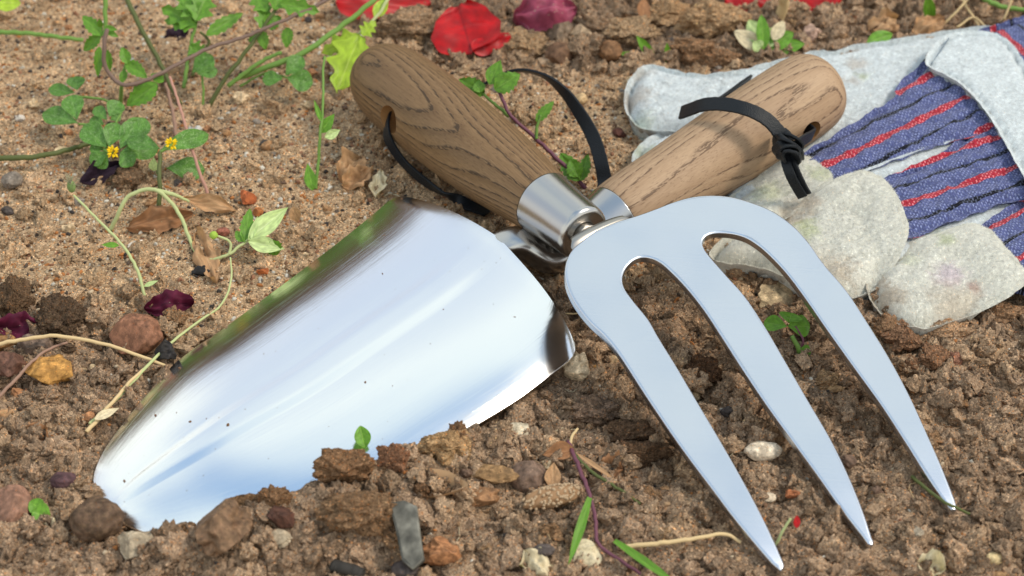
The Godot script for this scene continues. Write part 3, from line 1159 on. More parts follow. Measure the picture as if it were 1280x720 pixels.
	plate_part("prong", prong, Vector3(0.09720, 0.97202, 0.21384), 2.9, [prong.size() - 1], M.plate, o, 1.3, tips[1], bend[0].lerp(bend[5], 0.5))
	prong = c1.slice(i1[1])
	for k in [5, 4, 3]: prong.append(tips[k])
	prong.append_array(c2.slice(0, i2[0] + 1))
	for k in [0, prong.size() - 1]: prong[k] += (bend[1].lerp(bend[2], 0.5) - tips[4]).normalized() * 0.0007
	plate_part("prong", prong, Vector3(0.09720, 0.97202, 0.21384), 2.9, [prong.size() - 1], M.plate, o, 1.3, tips[4], bend[1].lerp(bend[2], 0.5))
	prong = c2.slice(i2[1])
	for k in [8, 7, 6]: prong.append(tips[k])
	prong.append_array(c3.slice(0, i3[0] + 1))
	for k in [0, prong.size() - 1]: prong[k] += (bend[3].lerp(bend[4], 0.5) - tips[7]).normalized() * 0.0007
	plate_part("prong", prong, Vector3(0.09720, 0.97202, 0.21384), 2.9, [prong.size() - 1], M.plate, o, 1.3, tips[7], bend[3].lerp(bend[4], 0.5))
	# wrist thong of black leather through the hole
	var s := spline(PackedVector3Array([Vector3(-0.0402, 0.018, -0.0865), Vector3(-0.0418, 0.019, -0.0787), Vector3(-0.0436, 0.018, -0.0727), Vector3(-0.0442, 0.017, -0.0683), Vector3(-0.0437, 0.014, -0.0653), Vector3(-0.0406, 0.009, -0.0626), Vector3(-0.0358, 0.0055, -0.0583), Vector3(-0.028, 0.004, -0.0505), Vector3(-0.0181, 0.003, -0.0431), Vector3(-0.0083, 0.003, -0.0368)]), 60)
	thong("wrist_strap", s, [Vector3(0.2, 0.9, -0.3), Vector3(0.3, 0.8, 0.2), Vector3(0.5, 0.6, 0.6), Vector3(0.6, 0.2, 0.7), Vector3(0.55, -0.1, -0.6)], o, 2.4)
	s = spline(PackedVector3Array([Vector3(-0.023, 0.01, -0.082), Vector3(-0.0188, 0.012, -0.0886), Vector3(-0.0139, 0.015, -0.0919), Vector3(-0.0081, 0.019, -0.0932), Vector3(-0.0017, 0.022, -0.0944), Vector3(0.0043, 0.024, -0.0929), Vector3(0.0114, 0.024, -0.0894), Vector3(0.0182, 0.022, -0.0828), Vector3(0.024, 0.019, -0.0733), Vector3(0.0287, 0.015, -0.0639), Vector3(0.0313, 0.01, -0.0556), Vector3(0.0324, 0.005, -0.0506), Vector3(0.0311, 0.004, -0.0427), Vector3(0.0282, 0.003, -0.0386)]), 80)
	thong("wrist_strap", s, [Vector3(0.3, 0.9, 0.3), Vector3(0.2, 0.7, 0.6), Vector3(0.3, 0.55, 0.75), Vector3(0.7, 0.5, 0.5), Vector3(0.95, 0.1, 0.25), Vector3(1, 0, 0.2)], o, 2.5)

func thong(called: String, path: PackedVector3Array, sides: Array, parent: Node3D, half_mm: float) -> void:
	var b := Build.new()
	var n := path.size()
	var hints := []
	for i in n:
		var f := float(i) / (n - 1) * (sides.size() - 1)
		var k := mini(int(f), sides.size() - 2)
		hints.append((sides[k] as Vector3).lerp(sides[k + 1], f - k))
	var w := PackedVector2Array()
	for i in n: w.append(Vector2(half_mm * (1.0 + 0.06 * n_shape.get_noise_2d(i * 19.0, 3.0)), 0.5) * 0.001)
	sweep(b, path, w, 20, hints, 0.75)
	part_at(called, b, M.black_leather, parent)

func hand_trowel() -> void:
	var o := thing("hand_trowel", "shiny steel hand trowel lying face down with a light wooden handle", "hand trowel", Vector3(-0.0561, 0, 0.0397))
	var rows := 64
	var cols := 57
	var along := (Vector3(0, 0.01, -0.0131) - Vector3(-0.1108, 0.01, 0.1063)).normalized()
	along.y = 0.0
	along = along.normalized()
	var grids := [PackedVector3Array(), PackedVector3Array()]
	var uvs := PackedVector2Array()
	for i in rows:
		var f := far_edge[i]
		var n := near_edge[i]
		var width := f.distance_to(n)
		var lift := 8.8 * smoothstep(0.0, 0.085, width) * lerpf(0.85, 1.0, float(i) / rows)
		var out := 6.5 * smoothstep(0.62, 1.0, float(i) / (rows - 1))
		for k in cols:
			var s := 2.0 * k / (cols - 1) - 1.0
			var p := f.lerp(n, 0.5 + 0.5 * s)
			var a := absf(s)
			p.y += lift * (1.0 - pow(a, 2.15 if s < 0.0 else lerpf(2.4, 4.2, pow(float(i) / rows, 2.0)))) * 0.001
			p += along * out * pow(1.0 - a, 0.9) * 0.001
			# the pressed rib along the middle
			p.y += 0.5 * (smoothstep(-0.15, -0.085, s) - smoothstep(0.085, 0.15, s)) * smoothstep(0.02, 0.05, width) * (1.0 - smoothstep(0.8, 0.95, float(i) / rows)) * 0.001
			grids[0].append(p)
			grids[1].append(p - Vector3(0, 0.00085, 0))
			uvs.append(Vector2(float(i) / rows * 1.6, s * 1.2))
	var b := Build.new()
	b.grid(grids[0], cols, false, uvs, true)
	b.grid(grids[1], cols, false, uvs, false)
	# the rim, a little rounded
	var loop := PackedVector3Array()
	for i in rows: loop.append(grids[0][i * cols])
	for k in range(1, cols): loop.append(grids[0][(rows - 1) * cols + k])
	for i in range(rows - 2, -1, -1): loop.append(grids[0][i * cols + cols - 1])
	var rim := PackedVector3Array()
	var mid: Vector3 = grids[0][(rows / 2) * cols + cols / 2]
	for i in loop.size():
		var t := (loop[mini(i + 1, loop.size() - 1)] - loop[maxi(i - 1, 0)]).normalized()
		var side := Vector3.UP.cross(t).normalized()
		if side.dot(loop[i] - mid) < 0.0: side = -side
		for q in [[0.0, 0.0], [0.10, 0.12], [0.14, 0.4], [0.10, 0.7], [0.0, 0.85]]:
			rim.append(loop[i] + side * q[0] * 0.001 - Vector3(0, q[1] * 0.001, 0))
	b.grid(rim, 5, false, PackedVector2Array(), true)
	part_at("blade", b, M.steel, o)
	# crumbs of soil and dust left on the steel
	rng.seed = 63
	var speck := rock(1, Vector3(1.0, 0.6, 0.9), 0.4, 0.1, 2, 77, lin(112, 84, 62)).mesh()
	var mm := MultiMesh.new()
	mm.transform_format = MultiMesh.TRANSFORM_3D
	mm.mesh = speck
	mm.instance_count = 70
	for i in 70:
		var g := grids[0][rng.randi_range(3, rows - 2) * cols + rng.randi_range(2, cols - 3)] as Vector3
		var s := 0.00012 + 0.0004 * pow(rng.randf(), 5.0)
		mm.set_instance_transform(i, Transform3D(Basis(Vector3.UP, rng.randf() * TAU).scaled(Vector3.ONE * s), g + Vector3(rng.randf_range(-0.6, 0.6) * 0.001, s * 0.3, 0) - o.position))
	var sp := MultiMeshInstance3D.new()
	sp.multimesh = mm
	sp.material_override = M.grit
	sp.name = "soil_specks"
	o.add_child(sp, true)
	sp.set_meta("kind", "stuff")
	# the swan neck, forged: wide where it leaves the blade, round where it enters the ferrule
	var e := Vector3(0.0236, 0.0095, -0.0137)
	var bt := Vector3(0.1125, 0.021, -0.0895)
	var root: Vector3 = grids[0][(rows - 1) * cols + cols / 2]
	var bend := PackedVector3Array([Vector3(0.0016, 0.0126, -0.0085), Vector3(0.0053, 0.011, -0.0084), Vector3(0.0088, 0.009, -0.0075), Vector3(0.0125, 0.007, -0.0074), Vector3(0.016, 0.0068, -0.0081), Vector3(0.0198, 0.008, -0.0104), Vector3(0.0236, 0.0095, -0.0137), Vector3(0.0282, 0.01, -0.0174)])
	var course := PackedVector3Array([root - along * 0.006 - Vector3(0, 0.0049, 0), root - along * 0.0012 - Vector3(0, 0.0047, 0)])
	course.append_array(bend)
	var path := spline(course, 72)
	var half := PackedVector2Array()
	for i in 72:
		var f := i / 71.0
		half.append(Vector2(5.8 - 0.7 * smoothstep(0.1, 0.4, f) - 0.6 * smoothstep(0.6, 0.9, f), 4.3 + 0.5 * smoothstep(0.1, 0.4, f) - 0.6 * smoothstep(0.65, 0.9, f)) * 0.001)
	var nb := Build.new()
	sweep(nb, path, half, 32, Vector3(0.58, 0.0, 0.81), 0.25)
	part_at("neck", nb, M.turned, o)
	turned(e, bt, PackedVector2Array([Vector2(1.0, 3.6), Vector2(0.5, 4.4), Vector2(0.0, 7.6), Vector2(0.2, 8.4), Vector2(1.0, 9.2), Vector2(2.0, 9.5), Vector2(9.0, 11.0), Vector2(14.4, 12.1), Vector2(14.9, 12.1), Vector2(15.0, 11.0)]), M.turned, "ferrule", o, 0, 64)
	turned(e, bt, PackedVector2Array([Vector2(14.6, 11.7), Vector2(15.2, 12.1), Vector2(22, 12.8), Vector2(40, 13.3), Vector2(60, 14.2), Vector2(82, 15.0), Vector2(98, 15.3), Vector2(107, 15.0), Vector2(112.5, 13.9), Vector2(116, 11.4), Vector2(117.8, 8.0), Vector2(118.5, 4.0), Vector2(118.7, 0.05)]), M.wood_light, "handle", o, 96, 96, Vector3(94.5, deg_to_rad(-177.0), 4.8))
	# black leather thong: out of the hole, knotted, over the handle and round behind it
	var s := spline(PackedVector3Array([Vector3(0.1023, 0.0185, -0.0667), Vector3(0.1042, 0.0186, -0.0637), Vector3(0.105, 0.019, -0.0612), Vector3(0.1032, 0.021, -0.0566), Vector3(0.0999, 0.0235, -0.0508), Vector3(0.0962, 0.025, -0.045)]), 24)
	thong("wrist_strap", s, [Vector3(0.2, 1, 0.2), Vector3(0.3, 0.8, -0.5)], o, 2.4)
	s = spline(PackedVector3Array([Vector3(0.0942, 0.027, -0.0437), Vector3(0.091, 0.031, -0.0446), Vector3(0.0874, 0.0345, -0.0467), Vector3(0.0827, 0.037, -0.0483), Vector3(0.0774, 0.038, -0.0502), Vector3(0.0715, 0.037, -0.0535), Vector3(0.0659, 0.034, -0.0573), Vector3(0.0615, 0.029, -0.0615), Vector3(0.0589, 0.025, -0.0653)]), 60)
	thong("wrist_strap", s, [Vector3(0.75, 0.3, -0.6), Vector3(0.6, 0.3, -0.7), Vector3(0.3, 0.5, -0.8), Vector3(0.2, 0.55, -0.8), Vector3(0.25, 0.6, -0.7)], o, 2.5)
	s = spline(PackedVector3Array([Vector3(0.0864, 0.018, -0.0972), Vector3(0.0823, 0.0195, -0.0909), Vector3(0.0774, 0.0205, -0.0839), Vector3(0.0731, 0.02, -0.0797), Vector3(0.07, 0.018, -0.0786)]), 24)
	thong("wrist_strap", s, [Vector3(0.1, 1, 0.3), Vector3(0.1, 1, 0.3)], o, 1.2)
	s = spline(PackedVector3Array([Vector3(0.0927, 0.027, -0.0395), Vector3(0.0927, 0.0255, -0.0348), Vector3(0.0943, 0.022, -0.0322), Vector3(0.0969, 0.017, -0.0321), Vector3(0.0989, 0.0135, -0.0322)]), 30)
	thong("strap_end", s, [Vector3(0.9, 0.1, 0.2), Vector3(0.8, 0.2, 0.1)], o, 1.7)
	s = spline(PackedVector3Array([Vector3(0.0941, 0.027, -0.0395), Vector3(0.0949, 0.0255, -0.0352), Vector3(0.0966, 0.022, -0.0331), Vector3(0.0989, 0.017, -0.0334), Vector3(0.1006, 0.014, -0.0333)]), 30)
	thong("strap_end", s, [Vector3(0.7, 0.5, 0.3), Vector3(0.5, 0.7, 0.3)], o, 1.5)
	# the knot: wraps of the thong round each other
	var wraps := [PackedVector3Array([Vector3(0.0913, 0.024, -0.0501), Vector3(0.0917, 0.03, -0.0455), Vector3(0.0947, 0.032, -0.0419), Vector3(0.0975, 0.029, -0.0423), Vector3(0.0971, 0.025, -0.0432)]), PackedVector3Array([Vector3(0.091, 0.023, -0.0468), Vector3(0.0905, 0.029, -0.0432), Vector3(0.0926, 0.033, -0.0377), Vector3(0.0961, 0.03, -0.0382), Vector3(0.0978, 0.024, -0.0418)]), PackedVector3Array([Vector3(0.0918, 0.022, -0.0427), Vector3(0.09, 0.027, -0.0395), Vector3(0.0914, 0.0325, -0.0357), Vector3(0.0944, 0.032, -0.0364), Vector3(0.0965, 0.027, -0.0395)]), PackedVector3Array([Vector3(0.0936, 0.023, -0.0395), Vector3(0.091, 0.027, -0.0359), Vector3(0.0914, 0.031, -0.0346), Vector3(0.0938, 0.032, -0.0332), Vector3(0.0959, 0.027, -0.0364), Vector3(0.0951, 0.023, -0.0386)])]
	for w in wraps:
		var line := spline(w, 26)
		thong("knot_wrap", line, [Vector3(0.35, 0.35, 0.9), Vector3(0.3, 0.5, 0.8), Vector3(0.35, 0.3, 0.9)], o, 2.5)
	var core := rock(3, Vector3(0.0036, 0.0034, 0.0042), 0.1, 0.02, 0, 4)
	for i in core.v.size(): core.v[i] += Vector3(0.0939, 0.026, -0.0423)
	core.c.clear()
	core.uv.clear()
	part_at("knot", core, M.black_leather, o)

# ---------- glove ----------

var nap := []   # places for the fibres of the suede: [point, normal, colour]

# One cut piece of the glove: a padded sheet with rolled edges, lying at a height.
func patch(called: String, outline: PackedVector3Array, base: float, pad: float, edge: float, dir: Vector3, tint: Color, mat: Material, parent: Node3D, wrinkle := 0.5, stains := [], slope := 0.0, shift := 0.0, over := PackedVector3Array()) -> void:
	var line := spline(outline, 150, true)
	line.remove_at(149)
	var poly := PackedVector2Array()
	var lo := Vector2(9, 9)
	var hi := Vector2(-9, -9)
	var mid := Vector2.ZERO
	for p in line:
		var q := Vector2(p.x, p.z)
		poly.append(q)
		lo = lo.min(q)
		hi = hi.max(q)
		mid += q / 149.0
	var cwise := 1.0 if Geometry2D.is_polygon_clockwise(poly) else -1.0
	var pts := PackedVector2Array()
	var inner := poly
	for rr in [0.0, 0.0004, 0.0011, 0.0020]:
		inner = PackedVector2Array()
		for i in 149:
			var tg := (poly[(i + 3) % 149] - poly[posmod(i - 3, 149)]).normalized()
			inner.append(poly[i] + Vector2(-tg.y, tg.x) * rr * cwise)
		pts.append_array(inner)
	var step := 0.0016
	var x := lo.x
	var odd := false
	while x < hi.x:
		var z := lo.y + (step * 0.5 if odd else 0.0)
		while z < hi.y:
			var q := Vector2(x, z)
			if Geometry2D.is_point_in_polygon(q, inner):
				var near := 9.0
				for w in 149: near = minf(near, q.distance_squared_to(inner[w]))
				if near > 0.0000006: pts.append(q)
			z += step
		x += step * 0.87
		odd = not odd
	var d := dir.normalized()
	var v2 := Vector2(d.x, d.z)
	var across := Vector2(-v2.y, v2.x)
	var b := Build.new()
	for i in pts.size():
		var q := pts[i]
		var near := 9.0
		for w in 149: near = minf(near, q.distance_to(Geometry2D.get_closest_point_to_segment(q, poly[w], poly[(w + 1) % 149])))
		var t := clampf(near * 1000.0 / edge, 0.0, 1.0)
		var u := q.dot(v2) * 1000.0
		var v := q.dot(across) * 1000.0
		var y := base + pad * sqrt(1.0 - (1.0 - t) * (1.0 - t)) + slope * (q - mid).dot(v2) * 1000.0
		for k in over.size() - 1:
			var o2 := Vector2(over[k].x, over[k].z)
			var e2 := Vector2(over[k + 1].x, over[k + 1].z)
			var cl := Geometry2D.get_closest_point_to_segment(q, o2, e2)
			var f := cl.distance_to(o2) / maxf(o2.distance_to(e2), 1e-6)
			y = maxf(y, lerpf(over[k].y, over[k + 1].y, f) * 1000.0 - 0.08 * pow(q.distance_to(cl) * 1000.0, 1.5))
		y += wrinkle * (0.35 + 0.65 * t) * (n_shape.get_noise_2d(u * 2.2 + 90.0, v * 7.0) * 1.4 + 0.5 * n_shape.get_noise_2d(u * 9.0, v * 12.0 + 40.0))
		b.v.append(Vector3(q.x, y * 0.001, q.y))
		b.uv.append(Vector2(u / 24.0, (v + shift) / 17.5))
		var k := 1.0 + 0.10 * n_shape.get_noise_2d(u * 3.0, v * 3.0 + 500.0)
		var c := Color(tint.r * k, tint.g * k, tint.b * k)
		for s in stains:
			var f: float = 1.0 - smoothstep(0.25, 1.0, q.distance_to(Vector2(s[0].x, s[0].z)) * 1000.0 / s[1] + 0.5 * n_shape.get_noise_2d(u * 14.0, v * 14.0))
			c = c.lerp(s[2], f * s[3])
		b.c.append(c)
	var core := pts.slice(447)
	var t := Geometry2D.triangulate_delaunay(core)
	var all := PackedInt32Array()
	for i in range(0, t.size(), 3):
		var m := (core[t[i]] + core[t[i + 1]] + core[t[i + 2]]) / 3.0
		if Geometry2D.is_point_in_polygon(m, inner): all.append_array(PackedInt32Array([t[i] + 447, t[i + 1] + 447, t[i + 2] + 447]))
	for ring in 3:
		for i in 149:
			var j := (i + 1) % 149
			all.append_array(PackedInt32Array([ring * 149 + i, ring * 149 + j, ring * 149 + 149 + i, ring * 149 + j, ring * 149 + 149 + j, ring * 149 + 149 + i]))
	for i in range(0, all.size(), 3):
		var cr := (pts[all[i + 1]] - pts[all[i]]).cross(pts[all[i + 2]] - pts[all[i]])
		if absf(cr) < 1e-12: continue
		if cr > 0.0: b.tri(all[i], all[i + 1], all[i + 2])
		else: b.tri(all[i], all[i + 2], all[i + 1])
	# the cut edge turns down and under
	var first := b.v.size()
	for row in 2:
		for i in 149:
			var q: Vector2 = poly[i] if row == 0 else pts[149 + i].lerp(pts[298 + i], 0.5)
			b.v.append(Vector3(q.x, b.v[i].y - (0.0009 if row == 0 else 0.0022), q.y))
			b.uv.append(b.uv[i])
			b.c.append(b.c[i])
	var turn := 1.0 if Geometry2D.is_polygon_clockwise(poly) else -1.0
	for row in 2:
		for i in 149:
			var j := (i + 1) % 149
			var q := [i if row == 0 else first + i, j if row == 0 else first + j, first + row * 149 + i, first + row * 149 + j]
			if turn > 0.0:
				b.tri(q[0], q[1], q[2])
				b.tri(q[1], q[3], q[2])
			else:
				b.tri(q[0], q[2], q[1])
				b.tri(q[1], q[2], q[3])
	if mat == M.suede:
		for i in range(0, b.t.size(), 3):
			var a := b.v[b.t[i]]
			var f := (a - b.v[b.t[i + 2]]).cross(a - b.v[b.t[i + 1]])
			if f.y < 0.0: f = -f
			var cnt := f.length() * 0.5 / 0.00000015
			var whole := int(cnt) + (1 if rng.randf() < cnt - int(cnt) else 0)
			for k in whole:
				var r1 := rng.randf()
				var r2 := rng.randf() * (1.0 - r1)
				nap.append([a + (b.v[b.t[i + 1]] - a) * r1 + (b.v[b.t[i + 2]] - a) * r2, f.normalized(), b.c[b.t[i]]])
	part_at(called, b, mat, parent)

func seam(path: PackedVector3Array, r: float, mat: Material, parent: Node3D, called := "stitching") -> void:
	var b := Build.new()
	sweep(b, spline(path, 40), widths(r, r, 40), 6, Vector3.UP)
	part_at(called, b, mat, parent)

func glove() -> void:
	rng.seed = 77
	var o := thing("gardening_glove", "gardening glove of white suede and blue striped cloth lying on the soil", "glove", Vector3(0.125, 0, -0.0619))
	var s1 := lin(222, 228, 229)
	var s2 := lin(222, 219, 206)
	var white := Color(1, 1, 1)
	var moss := lin(176, 184, 128)
	var dirt := lin(178, 152, 122)
	var fdir := Vector3(0.1662, 0, -0.1062) - Vector3(0.102, 0, -0.0595)
	# lower layer: the far finger and the palm side
	patch("suede_finger", PackedVector3Array([Vector3(0.0431, 0.008, -0.1009), Vector3(0.045, 0.008, -0.1113), Vector3(0.0486, 0.008, -0.1181), Vector3(0.0527, 0.008, -0.1213), Vector3(0.0582, 0.008, -0.1181), Vector3(0.0655, 0.008, -0.1155), Vector3(0.0744, 0.008, -0.1149), Vector3(0.0834, 0.008, -0.1165), Vector3(0.0943, 0.008, -0.1213), Vector3(0.1052, 0.008, -0.1261), Vector3(0.1175, 0.008, -0.1282), Vector3(0.1304, 0.008, -0.1234), Vector3(0.1231, 0.008, -0.0999), Vector3(0.1032, 0.008, -0.0774), Vector3(0.0828, 0.008, -0.074), Vector3(0.0605, 0.008, -0.0818), Vector3(0.0476, 0.008, -0.0838), Vector3(0.0436, 0.008, -0.0923)]), 0.0, 8.5, 6.0, Vector3(0.1085, 0, -0.1219) - Vector3(0.0477, 0, -0.1114), s1, M.suede, o, 1.1, [[Vector3(0.0446, 0.008, -0.1009), 9.0, dirt, 0.5], [Vector3(0.0486, 0.008, -0.1165), 6.0, dirt, 0.35], [Vector3(0.0462, 0.008, -0.0858), 7.0, moss, 0.3]])
	patch("suede_finger", PackedVector3Array([Vector3(0.0445, 0.006, -0.0652), Vector3(0.0465, 0.006, -0.0719), Vector3(0.0523, 0.006, -0.0787), Vector3(0.0595, 0.006, -0.0827), Vector3(0.0691, 0.006, -0.0802), Vector3(0.074, 0.006, -0.0681), Vector3(0.0671, 0.006, -0.0516), Vector3(0.0529, 0.006, -0.047), Vector3(0.0458, 0.006, -0.0562)]), 0.0, 6.0, 5.0, Vector3(0.0753, 0, -0.0811) - Vector3(0.046, 0, -0.0733), s1, M.suede, o, 0.6, [[Vector3(0.0473, 0.006, -0.07), 6.0, moss, 0.45], [Vector3(0.0576, 0.006, -0.0812), 4.0, dirt, 0.4]])
	patch("suede_palm", PackedVector3Array([Vector3(0.1115, 0.008, -0.1282), Vector3(0.1226, 0.008, -0.1304), Vector3(0.1334, 0.008, -0.1348), Vector3(0.1459, 0.008, -0.1375), Vector3(0.1571, 0.008, -0.1414), Vector3(0.1714, 0.008, -0.1452), Vector3(0.184, 0.008, -0.1469), Vector3(0.1891, 0.008, -0.138), Vector3(0.1785, 0.008, -0.1155), Vector3(0.1612, 0.008, -0.0999), Vector3(0.1495, 0.008, -0.0999), Vector3(0.1416, 0.008, -0.0958), Vector3(0.1299, 0.008, -0.0848), Vector3(0.1175, 0.008, -0.0721), Vector3(0.1053, 0.008, -0.0568), Vector3(0.0957, 0.008, -0.0457), Vector3(0.0852, 0.008, -0.0367), Vector3(0.0756, 0.008, -0.0367), Vector3(0.0737, 0.008, -0.0476), Vector3(0.085, 0.008, -0.0654), Vector3(0.0996, 0.008, -0.0848), Vector3(0.1075, 0.008, -0.105)]), 0.0, 8.0, 5.0, fdir, s1, M.suede, o, 0.8, [[Vector3(0.128, 0.008, -0.1207), 6.0, dirt, 0.45], [Vector3(0.1249, 0.008, -0.1102), 5.0, dirt, 0.4], [Vector3(0.1294, 0.008, -0.1128), 3.0, moss, 0.6], [Vector3(0.1062, 0.008, -0.0578), 8.0, dirt, 0.45], [Vector3(0.1147, 0.008, -0.0654), 6.0, moss, 0.35], [Vector3(0.0924, 0.008, -0.0398), 8.0, moss, 0.35]])
	patch("cuff_cloth", PackedVector3Array([Vector3(0.1779, 0.013, -0.137), Vector3(0.1861, 0.013, -0.1425), Vector3(0.202, 0.013, -0.1493), Vector3(0.2151, 0.013, -0.1459), Vector3(0.2033, 0.013, -0.0877), Vector3(0.1922, 0.013, -0.0978), Vector3(0.1871, 0.013, -0.1176), Vector3(0.183, 0.013, -0.1283)]), 4.0, 7.0, 3.0, Vector3(0.1989, 0, -0.138) - Vector3(0.189, 0, -0.1604), white, M.denim, o, 0.5, [], 0.0, 2.0)
	# cloth backs of the fingers
	patch("hand_cloth", PackedVector3Array([Vector3(0.1712, 0.011, -0.1007), Vector3(0.1892, 0.011, -0.0956), Vector3(0.2042, 0.011, -0.0905), Vector3(0.1914, 0.011, -0.027), Vector3(0.1773, 0.011, -0.0314), Vector3(0.1709, 0.011, -0.0496), Vector3(0.1662, 0.011, -0.0708)]), 3.0, 8.0, 3.0, fdir, white, M.denim, o, 0.6, [], 0.0, 3.0)
	patch("suede_strip", PackedVector3Array([Vector3(0.105, 0.01, -0.0431), Vector3(0.117, 0.01, -0.0514), Vector3(0.1307, 0.01, -0.0598), Vector3(0.1445, 0.01, -0.0674), Vector3(0.1584, 0.01, -0.0732), Vector3(0.166, 0.01, -0.0742), Vector3(0.1599, 0.01, -0.0665), Vector3(0.1428, 0.01, -0.056), Vector3(0.131, 0.01, -0.0477), Vector3(0.1227, 0.01, -0.0413), Vector3(0.1158, 0.01, -0.0368), Vector3(0.1065, 0.01, -0.0323)]), 6.5, 4.0, 3.0, fdir, s1, M.suede, o, 0.2)
	patch("suede_strip", PackedVector3Array([Vector3(0.1231, 0.009, -0.0117), Vector3(0.1318, 0.009, -0.0204), Vector3(0.1413, 0.009, -0.0265), Vector3(0.1533, 0.009, -0.0336), Vector3(0.1654, 0.009, -0.0399), Vector3(0.174, 0.009, -0.0417), Vector3(0.1771, 0.009, -0.0363), Vector3(0.1674, 0.009, -0.0282), Vector3(0.1579, 0.009, -0.0204), Vector3(0.1475, 0.009, -0.0143), Vector3(0.1362, 0.009, -0.01), Vector3(0.1259, 0.009, -0.0033)]), 5.0, 5.0, 4.0, fdir, s1, M.suede, o, 0.3, [[Vector3(0.1416, 0.009, -0.0195), 5.0, moss, 0.3]])
	patch("finger_cloth", PackedVector3Array([Vector3(0.1416, 0.011, -0.0986), Vector3(0.1506, 0.011, -0.11), Vector3(0.1587, 0.011, -0.1205), Vector3(0.1679, 0.011, -0.1163), Vector3(0.1744, 0.011, -0.1007), Vector3(0.1784, 0.011, -0.0806), Vector3(0.1791, 0.011, -0.0747), Vector3(0.1663, 0.011, -0.0718), Vector3(0.1552, 0.011, -0.068), Vector3(0.1437, 0.011, -0.0627), Vector3(0.13, 0.011, -0.0552), Vector3(0.1165, 0.011, -0.0477), Vector3(0.1076, 0.011, -0.0427), Vector3(0.1006, 0.011, -0.0445), Vector3(0.0963, 0.011, -0.051), Vector3(0.1032, 0.011, -0.0584), Vector3(0.1163, 0.011, -0.0699), Vector3(0.1293, 0.011, -0.0821), Vector3(0.1412, 0.011, -0.0936)]), 9.0, 3.0, 3.0, fdir, white, M.denim, o, 1.2, [], 0.01, 0.0)
	patch("finger_cloth", PackedVector3Array([Vector3(0.1176, 0.012, -0.0351), Vector3(0.1222, 0.012, -0.0387), Vector3(0.1303, 0.012, -0.0441), Vector3(0.1419, 0.012, -0.0515), Vector3(0.1532, 0.012, -0.0594), Vector3(0.1635, 0.012, -0.0709), Vector3(0.179, 0.012, -0.0753), Vector3(0.181, 0.012, -0.0599), Vector3(0.1845, 0.012, -0.0414), Vector3(0.1827, 0.012, -0.0324), Vector3(0.1698, 0.012, -0.0333), Vector3(0.1589, 0.012, -0.0284), Vector3(0.1455, 0.012, -0.0209), Vector3(0.1309, 0.012, -0.0127), Vector3(0.1257, 0.012, -0.0097), Vector3(0.1256, 0.012, -0.0253), Vector3(0.1219, 0.012, -0.0342)]), 9.0, 3.2, 3.0, Vector3(0.1692, 0, -0.0714) - Vector3(0.1263, 0, -0.0502), white, M.denim, o, 1.2, [], 0.01, 7.0)
	patch("finger_cloth", PackedVector3Array([Vector3(0.1535, 0.011, -0.0101), Vector3(0.1571, 0.011, -0.0157), Vector3(0.1643, 0.011, -0.0231), Vector3(0.1735, 0.011, -0.0305), Vector3(0.1839, 0.011, -0.0377), Vector3(0.1936, 0.011, -0.0382), Vector3(0.1841, 0.011, 0.009), Vector3(0.1744, 0.011, 0.0115), Vector3(0.1664, 0.011, 0.0099), Vector3(0.1619, 0.011, 0.0058), Vector3(0.1581, 0.011, -0.0025)]), 8.5, 3.0, 3.0, Vector3(0.1831, 0, -0.0389) - Vector3(0.1594, 0, -0.0212), white, M.denim, o, 1.2, [], 0.0, 10.0)
	# suede fingertips over the cloth
	patch("suede_fingertip", PackedVector3Array([Vector3(0.0754, 0.009, -0.0354), Vector3(0.0801, 0.009, -0.0417), Vector3(0.0885, 0.009, -0.0495), Vector3(0.0966, 0.009, -0.0555), Vector3(0.1023, 0.009, -0.0564), Vector3(0.1059, 0.009, -0.0509), Vector3(0.1089, 0.009, -0.0453), Vector3(0.104, 0.009, -0.0381), Vector3(0.0956, 0.009, -0.0309), Vector3(0.0868, 0.009, -0.0252), Vector3(0.0788, 0.009, -0.0265)]), 2.0, 8.0, 5.0, fdir, s2, M.suede, o, 0.6, [[Vector3(0.0876, 0.009, -0.0394), 8.0, moss, 0.45], [Vector3(0.106, 0.009, -0.0462), 6.0, moss, 0.5], [Vector3(0.0956, 0.009, -0.0309), 6.0, dirt, 0.5]], 0.0, 0.0, PackedVector3Array([Vector3(0.0999, 0.0135, -0.0504), Vector3(0.1049, 0.0135, -0.0449), Vector3(0.1082, 0.013, -0.0396)]))
